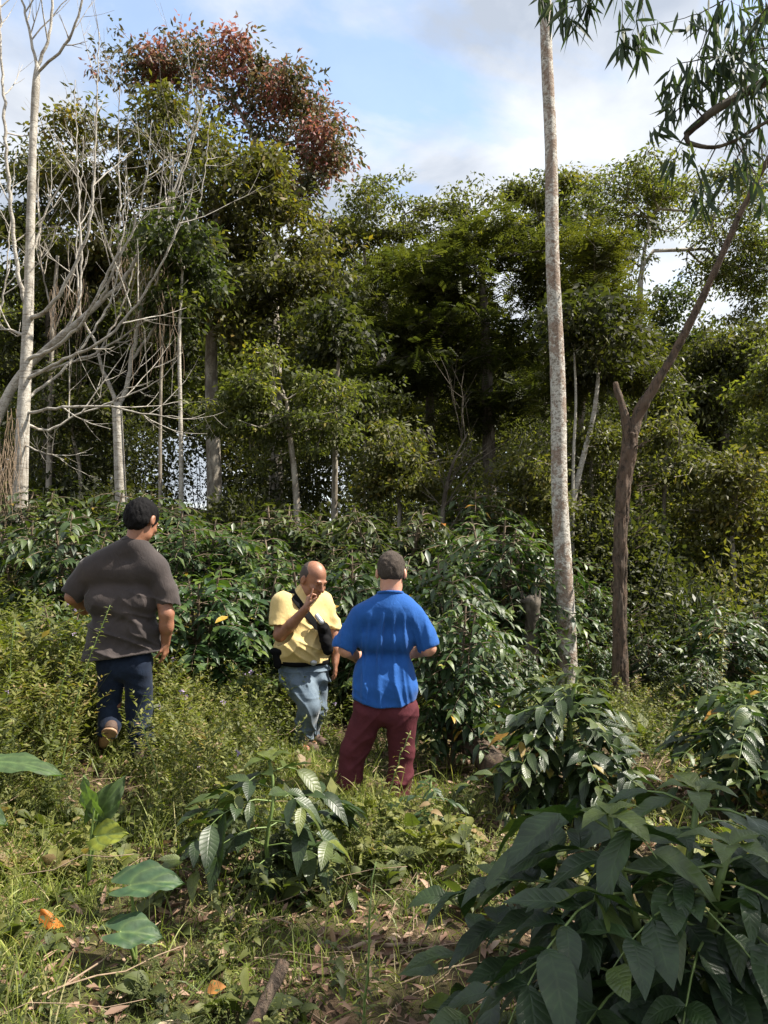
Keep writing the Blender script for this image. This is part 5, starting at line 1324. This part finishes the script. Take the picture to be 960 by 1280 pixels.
# ---- pale bare trees at the left
def bare_tree(name, label, Y, trunk, limbs, ntw, tl, mat='bark_pale', seg=.12, sub=3, curl=.7):
    tp = np.array([[*at(a,b,Y+d), r] for a,b,d,r in trunk]); gz = float(ground_z(tp[0,0], tp[0,1]))
    tp = np.vstack([[tp[0,0], tp[0,1], gz-.1, tp[0,3]*1.15], tp]) if tp[0,2] > gz else tp
    base = tp[0,:3].copy(); e = empty(name, base, label, 'tree')
    mb = MB(); q = resample(tp, .1); tube(mb, q[:,:3], q[:,3], 14, rough=.01)
    mb.build('trunk', M[mat], e, origin=base, smooth=True)
    mb2 = MB(); 
    for pts in limbs:
        w = np.array([[*at(a,b,Y+d), r*.70] for a,b,d,r in pts]); q = resample(w, seg); q[1:-1,:3] += rng.normal(0,.010,(len(q)-2,3))
        tube(mb2, q[:,:3], q[:,3], 8 if q[0,3] > .02 else 6)
        twigs(mb2, q, ntw, tl, .012, curl=curl, upb=.55, sub=sub)
    mb2.build('branches', M[mat], e, origin=base, smooth=True)
    return e
bare_tree('bare_tree', 'tall pale-barked leafless tree at the left edge with upswept bare branches', 11.0,
    [(24,640,0,.12),(26,600,0,.105),(29,520,0,.095),(33,450,0,.085),(35,400,0,.08),(37,330,0,.068),(39,250,0,.062),(42,160,0,.055),(46,92,0,.048),(47,78,0,.03)],
    [[(36,400,0,.055),(22,340,-.1,.045),(14,260,-.2,.04),(8,180,-.3,.035),(3,90,-.3,.028),(0,0,-.3,.02)],
     [(36,402,0,.05),(60,385,-.2,.042),(85,350,-.3,.036),(110,290,-.4,.03),(118,210,-.5,.022),(122,130,-.5,.015),(124,40,-.5,.008)],
     [(46,85,0,.04),(60,50,0,.032),(66,0,0,.028),(70,-60,0,.02)],
     [(46,85,0,.036),(38,45,0,.030),(30,10,0,.024),(18,-50,0,.018)],
     [(48,90,0,.03),(78,60,-.2,.028),(98,20,-.3,.024),(110,-40,-.4,.018)],
     [(33,450,0,.045),(75,430,-.4,.036),(105,400,-.6,.03),(135,340,-.8,.026),(165,290,-.9,.02),(182,230,-1,.013),(190,150,-1,.008)],
     [(31,475,0,.042),(80,450,-.3,.034),(130,425,-.5,.028),(178,370,-.6,.022),(215,300,-.8,.016),(240,240,-.9,.010)],
     [(30,515,0,.035),(75,510,-.2,.03),(130,508,-.2,.024),(185,518,-.2,.016),(225,522,-.2,.009)],
     [(29,530,0,.032),(60,538,.2,.028),(95,520,.3,.023),(150,498,.4,.018),(205,470,.4,.011),(228,440,.4,.006)],
     [(30,500,0,.036),(70,470,.3,.03),(105,430,.4,.026),(140,370,.5,.02),(152,300,.5,.014),(158,220,.5,.008)],
     [(34,420,0,.034),(10,412,.1,.026),(-20,395,.2,.02)],
     [(37,330,0,.03),(60,260,.2,.022),(90,210,.3,.016),(135,175,.3,.010)],
     [(27,555,0,.02),(55,566,-.2,.014),(80,575,-.3,.008)]], 7, 1.1)
bare_tree('bare_tree', 'slimmer pale bare tree that forks just above head height, second from the left', 12.6,
    [(152,640,0,.10),(150,600,0,.092),(148,550,0,.085),(146,508,0,.082)],
    [[(146,512,0,.06),(138,485,0,.048),(128,460,0,.042),(122,435,.1,.036),(104,400,.2,.03),(96,330,.2,.022),(100,250,.2,.014),(104,170,.2,.008)],
     [(147,512,0,.068),(157,485,0,.06),(162,460,0,.055),(168,430,0,.05),(176,390,-.1,.044),(188,350,-.2,.038),(205,290,-.3,.03),(222,240,-.4,.024),(240,180,-.4,.016),(256,120,-.4,.009)],
     [(164,450,0,.04),(186,420,.1,.034),(210,370,.2,.03),(232,310,.2,.022),(250,250,.3,.014),(262,150,.3,.008)],
     [(176,390,-.1,.03),(200,340,-.3,.024),(215,270,-.4,.018),(216,190,-.4,.010)],
     [(124,440,.1,.028),(150,390,.3,.022),(168,330,.3,.016),(176,260,.3,.009)]], 6, 1.0)
bare_tree('leaning_tree', 'pale bare tree leaning diagonally to the right from the left edge', 12.0,
    [(-40,640,0,.10),(-22,580,0,.095),(0,515,0,.08),(25,470,0,.07),(60,435,0,.06),(95,405,0,.052),(125,378,0,.044)],
    [[(120,382,0,.06),(150,355,0,.05),(172,320,0,.042),(192,285,0,.034),(215,240,0,.026),(235,190,0,.018),(255,130,0,.010)],
     [(60,436,0,.042),(90,400,.2,.036),(102,340,.3,.03),(100,280,.3,.024),(96,200,.3,.016),(94,100,.3,.009)],
     [(30,465,0,.04),(60,462,.2,.032),(120,440,.3,.026),(170,410,.4,.02),(205,385,.4,.012),(235,350,.4,.007)],
     [(0,515,0,.03),(-10,440,0,.026),(6,360,0,.02),(12,280,0,.014),(20,190,0,.008)],
     [(125,378,0,.04),(145,330,-.2,.03),(150,260,-.3,.022),(148,190,-.3,.013),(150,110,-.3,.007)]], 6, 1.0)
bare_tree('bare_tree', 'thin grey bare tree behind the fork of the second bare tree', 14.5,
    [(60,640,0,.06),(62,560,0,.055),(64,480,0,.05),(66,400,0,.042),(72,320,0,.03)],
    [[(66,420,0,.03),(84,370,0,.025),(100,300,0,.018),(108,230,0,.01)],[(66,400,0,.03),(52,330,0,.022),(48,260,0,.015),(40,190,0,.009)]], 10, .8, mat='bark_grey')
# hanging dry vines beside the bare trees
def vines(label, boxes, Y, n, mat='dry', name='dry_vine', L=(.5,1.6)):
    base = at(boxes[0][0], boxes[0][1], Y); mb = MB()
    for i in range(n):
        x0, y0, x1 = boxes[rng.integers(len(boxes))]; p = at(rng.uniform(x0,x1), y0+rng.uniform(-12,12), Y+rng.uniform(-.5,.5)); ln = rng.uniform(*L); t = np.linspace(0,1,9)
        q = p + np.stack([rng.normal(0,.12)*t+.03*np.sin(t*9+i), rng.normal(0,.1)*t, -ln*t], 1)+rng.normal(0,.012,(9,3)); tube(mb, q, .004*(1-.4*t), 3, close=False)
    e = empty(name, base, label, 'vine'); mb.build('stem', M[mat], e, origin=base)
vines('curtain of thin dry vines hanging from the bare branches', [(145,320,205),(160,370,220),(60,360,110)], 12.3, 90)
vines('pale dry stalks standing at the foot of the bare tree at the left edge', [(-15,520,30),(-15,560,20)], 10.6, 60, L=(.8,1.8), name='dry_stalks')

# understory thicket
def thicket(name, label, spec, leafmat, L, W, per, tf, seed=0):
    mb = MB(); st = MB()
    for x0, x1, y0, y1, Ya, Yb, n in spec:
        for i in range(n):
            Y = rng.uniform(Ya, Yb); px = rng.uniform(x0, x1); q_ = float(vnoise(np.array([px/55+20.0]), np.array([Ya*1.7]), np.array([.5]))[0]); top = y0+(y1-y0)*min(1, max(0, (q_-.5)*1.7+.5)*.8+.3*rng.random())
            T = at(px, top, Y); g = float(ground_z(T[0], T[1])); H = max(T[2]-g, .6)
            rx = rng.uniform(.5, .95); c = np.array([T[0], T[1], g+H*.55]); m = int(per*(.5+H/3))
            d = rand_dirs(m); rr = rng.random(m)**.35
            wob = 1+.35*(vnoise(d[:,0]*2.2+i, d[:,1]*2.2, d[:,2]*2.2)-.5)*2
            P = c + d*(rr*wob)[:,None]*np.array([rx, rx, H*.48])
            D = nrm(d*.8+rng.normal(0,.6,(m,3))+np.array([0,0,-.25])); N = nrm(rng.normal(0,.5,(m,3))+np.array([0,0,.9]))
            t0 = tf+rng.normal(0,.22); ls = rng.uniform(.6,1.5)
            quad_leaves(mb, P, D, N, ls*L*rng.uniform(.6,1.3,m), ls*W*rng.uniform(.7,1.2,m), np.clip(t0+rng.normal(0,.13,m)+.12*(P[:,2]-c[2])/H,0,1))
            for k in range(4):
                t = np.linspace(0,1,5); a = rng.uniform(0,6.28); q = np.stack([c[0]+math.cos(a)*rx*.6*t, c[1]+math.sin(a)*rx*.6*t, g+H*.9*t], 1)+rng.normal(0,.03,(5,3)); tube(mb, q, .014*(1-.7*t)+.002, 4, tint=.0)
    o = mb.build(name, leafmat); tag(o, label, 'undergrowth', kind='stuff')
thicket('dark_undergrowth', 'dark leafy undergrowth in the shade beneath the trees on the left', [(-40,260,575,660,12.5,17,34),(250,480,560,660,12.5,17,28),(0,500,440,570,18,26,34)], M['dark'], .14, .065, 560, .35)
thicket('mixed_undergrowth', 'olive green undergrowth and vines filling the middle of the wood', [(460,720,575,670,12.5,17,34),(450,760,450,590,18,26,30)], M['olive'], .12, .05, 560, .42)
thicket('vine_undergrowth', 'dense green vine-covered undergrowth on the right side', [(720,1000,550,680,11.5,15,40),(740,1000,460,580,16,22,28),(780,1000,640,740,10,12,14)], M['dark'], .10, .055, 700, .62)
thicket('ferny_undergrowth', 'low ferny undergrowth between the coffee shrubs and the trunks', [(180,640,690,760,8.6,11.5,22),(640,1000,720,800,9.2,11.5,18)], M['feather'], .09, .03, 500, .4)
# distant wooded slope closes the view between the trunks
def far_wood():
    mb = MB()
    for i in range(230):
        Y = rng.uniform(30, 58); px = rng.uniform(-120, 1080); x = (px-480)/F_PX*Y; g = float(ground_z(x, Y)); H = at(px, rng.uniform(300,450) if px < 560 else rng.uniform(390,480), Y)[2]-g
        m = 1000; d = rand_dirs(m); rr = rng.random(m)**.35; R = rng.uniform(2, 3.5)
        hh = min(H*.5, 4.0); P = np.array([x, Y, g+H-hh])+d*rr[:,None]*np.array([R,R,hh]); N = nrm(rng.normal(0,.5,(m,3))+np.array([0,0,1]))
        quad_leaves(mb, P, nrm(d+rng.normal(0,.6,(m,3))), N, .34*rng.uniform(.6,1.3,m), .2, np.clip(.5+rng.normal(0,.12)+rng.normal(0,.12,m),0,1))
    o = mb.build('far_woodland', M['olive']); tag(o, 'far-off mass of woodland glimpsed between the trunks', 'woodland', kind='stuff')
far_wood()

# ---- dry brown branchy shrub in the middle, stump, log
def dry_shrub():
    base = at(553,700,11.5); base[2] = float(ground_z(base[0], base[1])); e = empty('dry_shrub', base, 'leafless dry brown shrub tangled in the middle of the undergrowth', 'shrub')
    mb = MB(); q = branch_px(mb, [(556,740,11.5,.05),(553,680,11.5,.045),(556,620,11.5,.035),(566,580,11.5,.02),(585,540,11.5,.01)], .1, 8); twigs(mb, q, 16, 1.0, .008, curl=.3, upb=.1, sub=5, lo=.3)
    mb.build('branches', M['bark_dark'], e, origin=base)
dry_shrub()
def dead_stump():
    Y = 8.3; pts = [(664,835,0,.085),(664,800,0,.075),(665,770,0,.075),(665,756,0,.10),(663,748,0,.11)]
    tp = np.array([[*at(a,b,Y+d), r] for a,b,d,r in pts]); tp[0,2] = float(ground_z(tp[0,0], tp[0,1]))-.05; base = tp[0,:3].copy()
    e = empty('tree_stump', base, 'waist-high dead stump with a ragged flared top left of the lichened trunk', 'stump')
    mb = MB(); q = resample(tp, .04); tube(mb, q[:,:3], q[:,3], 16, rough=.10)
    for i in range(16):
        a = rng.uniform(0,6.28); p = q[-1,:3]+np.array([math.cos(a)*.085, math.sin(a)*.085, -.04]); tube(mb, p+np.array([math.cos(a)*.2,math.sin(a)*.2,1])*(np.linspace(0,1,3)*rng.uniform(.06,.16))[:,None], [.022,.014,.002], 5)
    mb.build('trunk', M['bark_dark'], e, origin=base, smooth=False)
dead_stump()
def fallen_log():
    A = at(556,872,6.2); B = at(640,948,5.3); gA = float(ground_z(A[0],A[1])); gB = float(ground_z(B[0],B[1]))
    pts = np.array([[A[0],A[1],gA+.30,.075],[*(A*.6+B*.4)[:2],(gA*.6+gB*.4)+.21,.095],[B[0],B[1],gB+.09,.10],[B[0]+.25,B[1]-.25,gB+.05,.09]]); base = pts[1,:3].copy()
    e = empty('fallen_log', base, 'short thick fallen log lying slanted in the leaves beside the man in blue', 'log')
    mb = MB(); q = resample(pts, .05); tube(mb, q[:,:3], q[:,3], 16, rough=.05); tube(mb, np.array([q[5,:3], q[5,:3]+[.1,-.05,.1]]), [.03,.02], 6)
    mb.build('trunk', M['bark_brown'], e, origin=base, smooth=True)
fallen_log()
def ground_branch(label, p0, p1, r, mat='bark_brown', kink=.03):
    A = np.array([*p0, 0.]); B = np.array([*p1, 0.]); A[2] = float(ground_z(*p0))+r*.7+p_h.get(label,0); B[2] = float(ground_z(*p1))+r*.7
    t = np.linspace(0,1,9)[:,None]; q = A*(1-t)+B*t+rng.normal(0,kink,(9,3))*np.array([1,1,.3]); e = empty('broken_branch', A, label, 'branch'); mb = MB(); tube(mb, resample(np.hstack([q, r*(1.1-.5*t)]), .03)[:,:3], resample(np.hstack([q, r*(1.1-.5*t)]), .03)[:,3], 8, rough=.06)
    mb.build('wood', M[mat], e, origin=A, smooth=True)
p_h = {'dark rotten branch propped up in the leaves at the bottom edge': .16}
ground_branch('dark rotten branch propped up in the leaves at the bottom edge', (-.33,2.62), (-.48,2.30), .022, kink=.008)
ground_branch('thin crooked grey-brown stick lying on the litter in the lower middle', (-.30,3.02), (.32,3.16), .010, 'dry', .02)
ground_branch('long thin stick lying across the litter under the small coffee plant', (-.55,2.85), (.05,2.98), .007, 'dry', .015)
ground_branch('pale straight stick lying in the grass left of the small coffee plant', (-1.15,3.95), (-.68,3.92), .006, 'dry', .006)

# ---- taro plants
def taro(label, x, y, leaves):
    z = float(ground_z(x, y)); b = np.array([x,y,z]); e = empty('taro_plant', b, label, 'plant')
    for (lx, ly, lz, dx, dy, dz, nx, ny, nz, L, Wd, T, roll) in leaves:
        mb = MB(); tip = np.array([x+lx, y+ly, z+lz]); t = np.linspace(0,1,8)[:,None]
        q = b*(1-t)**2 + 2*t*(1-t)*(b*.6+tip*.4+np.array([0,0,lz*.3])) + tip*t**2; tube(mb, q, .007*(1-.5*t[:,0])+.001, 6); mb.build('stalk', M['stem_green'], e, origin=b, smooth=True)
        # heart-shaped blade
        nu, nv = 14, 10; D = nrm(np.array([dx,dy,dz],float)); N = np.array([nx,ny,nz],float); S = nrm(np.cross(D,N)); N = nrm(np.cross(S,D))
        u = np.linspace(-1,1,nu+1)[None,:]; v = np.linspace(0,1,nv+1)[:,None]
        hw = np.interp(v[:,0], [0,.08,.25,.45,.7,.9,1], [.26,.38,.47,.43,.27,.11,.0])[:,None]*Wd*2
        back = np.maximum(0, 1-v/.45)*(-.42*L)*np.clip(np.abs(u)*1.6,0,1)*np.clip(1.6-np.abs(u),0,1)
        X = u*hw*.5*1.0; Yv = v*L+back
        Zv = (np.abs(X)*.35*(1-roll)) - .35*(v*L)**2/L*.8 - roll*(X/Wd)**2*Wd*1.2 + .010*np.sin(v*16+u*5)*np.abs(u)
        Pn = tip+ D*Yv[...,None]+S*X[...,None]+N*Zv[...,None]
        i = np.arange(nv)[:,None]*(nu+1)+np.arange(nu)[None]; f = np.stack([i,i+1,i+nu+2,i+nu+1],-1).reshape(-1,4)
        uv = np.stack([np.broadcast_to((u+1)/2, X.shape), np.broadcast_to(v*.28+np.abs(u)*.0, X.shape)],-1).reshape(-1,2)
        mb = MB(); mb.add(Pn.reshape(-1,3), f, T, uv); mb.build('leaf', M['taro'], e, origin=b, smooth=True, uv=True)
taro('low taro with two big heart-shaped blue-green leaves in the lower left', -.92, 2.85,
     [(-.02,-.02,.30, .95,.10,.16, -.1,-.55,1.0, .19,.17,.15,.0), (-.02,-.12,.18, .85,.05,-.0, .0,-.55,1.0, .15,.15,.2,.1)])
taro('upright taro with two green leaves and one yellowing leaf, left side', -1.34, 3.45,
     [(.03,-.02,.36, -.45,-.05,.75, -.5,-.7,.2, .15,.12,.75,.2), (.04,-.0,.33, .55,-.1,.75, .3,-.8,.3, .19,.14,.55,.15), (.05,-.03,.24, .75,-.35,.25, -.1,-.8,.6, .15,.15,1.0,.2)])
taro('taro at the left edge with one long leaf drooping sideways', -1.86, 3.55,
     [(.02,0,.42, .95,-.1,.05, -.0,-.4,1, .34,.15,.5,.3), (-.05,-.1,.24, .8,-.3,.0, .1,-.5,1, .24,.17,.3,.1)])
# big fallen leaves
def fallen_leaf(label, x, y, L, W, D, N, tint, mat, lift=.03, droop=.3):
    z = float(ground_z(x, y))+lift; mb = MB()
    strip_leaves(mb, np.array([[0,0,0.]]), np.array([D],float), np.array([N],float), L, W, np.array([tint]), nseg=12, droop=droop, fold=.22, wav=.07)
    o = mb.build('fallen_leaf', M[mat], smooth=True, uv=True); o.location = (x,y,z); tag(o, label, 'leaf')
fallen_leaf('bright orange-yellow dying leaf curled on the grass at the lower left', -1.32, 2.95, .15, .11, (.5,.2,.6), (-.2,-1,.8), .5, 'yellow_leaf', .03, .7)
fallen_leaf('yellow and tan withered leaf standing at the bottom edge, left of the rotten branch', -.66, 2.42, .17, .13, (.1,.0,.9), (.2,-1,.3), .9, 'litter', .02, .5)
fallen_leaf('small pale yellow leaf just above the withered leaf at the bottom', -.60, 2.62, .08, .05, (.8,.1,.5), (0,-.6,1), .9, 'yellow_leaf', .06)
fallen_leaf('long tan dead leaf lying at the bottom edge left of centre', -.24, 2.38, .17, .05, (.15,-.6,.1), (0,-.2,1), .95, 'litter', .04, .05)
fallen_leaf('broad tan dead leaf half under the rotten branch', -.38, 2.36, .18, .07, (.5,.6,.1), (0,-.2,1), .95, 'litter', .03, .05)
# individual tall weeds
def weed(label, x, y, h, kind, tint, lean=(0,0)):
    z = float(ground_z(x, y)); e = empty('weed_plant', (x,y,z), label, 'weed'); mb = MB(); t = np.linspace(0,1,12)
    q = np.stack([lean[0]*t**1.6, lean[1]*t**1.6, h*t], 1)+rng.normal(0,.004,(12,3)); st = MB(); tube(st, q, .005*(1-.7*t)+.001, 5); P=[];D=[];L=[]
    n = int(h*75)
    for i in range(n):
        u = .25+.75*i/n; p = np.array([np.interp(u,t,q[:,c]) for c in range(3)]); a = i*2.4
        P.append(p); D.append([math.cos(a), math.sin(a), rng.uniform(.1,.8)]); L.append(rng.uniform(.05,.10)*(1.2-.7*u))
    P=np.array(P);D=np.array(D);L=np.array(L); strip_leaves(mb, P, D, nrm(rng.normal(0,.3,(n,3))+np.array([0,0,1])), L, L*kind, np.clip(tint+rng.normal(0,.1,n),0,1), nseg=3, droop=.4, fold=.12)
    st.build('stem', M['stem_green'], e, origin=(x,y,z), smooth=True) if False else None
    s_ = st.build('stem', M['stem_green'], e, smooth=True); f_ = mb.build('foliage', M['weed'], e)
weed('tall leafy weed rising in front of the left side of the charcoal shirt', -1.93, 4.50, 1.10, .24, .8, (.26,.05))
weed('shorter bushy weed beside the tall one, in front of the man\'s left elbow', -1.98, 4.45, .86, .36, .75, (.12,.0))
weed('leaning seed-headed weed stalk in front of the walking man\'s right leg', -1.22, 4.2, .62, .2, .95, (-.16,.0))
weed('feathery weed in the foreground just right of the bottom centre', -.06, 2.35, .62, .16, .35, (.03,.05))
weed('tall feathery weed at the left edge of the bank', -2.28, 4.5, .95, .2, .6, (.05,.0))
weed('slender sapling with a bare orange stem at the right edge', 2.95, 6.6, 1.5, .45, .85, (.10,.0))
weed('broad-leaved weed between the feet of the man in blue and the small coffee plant', -.02, 4.25, .32, .5, .7, (.0,.0))
weed('thin weed crossing the maroon trousers at the right knee', .02, 4.6, .5, .2, .9, (.14,.0))

man_charcoal(); man_blue(); man_yellow()
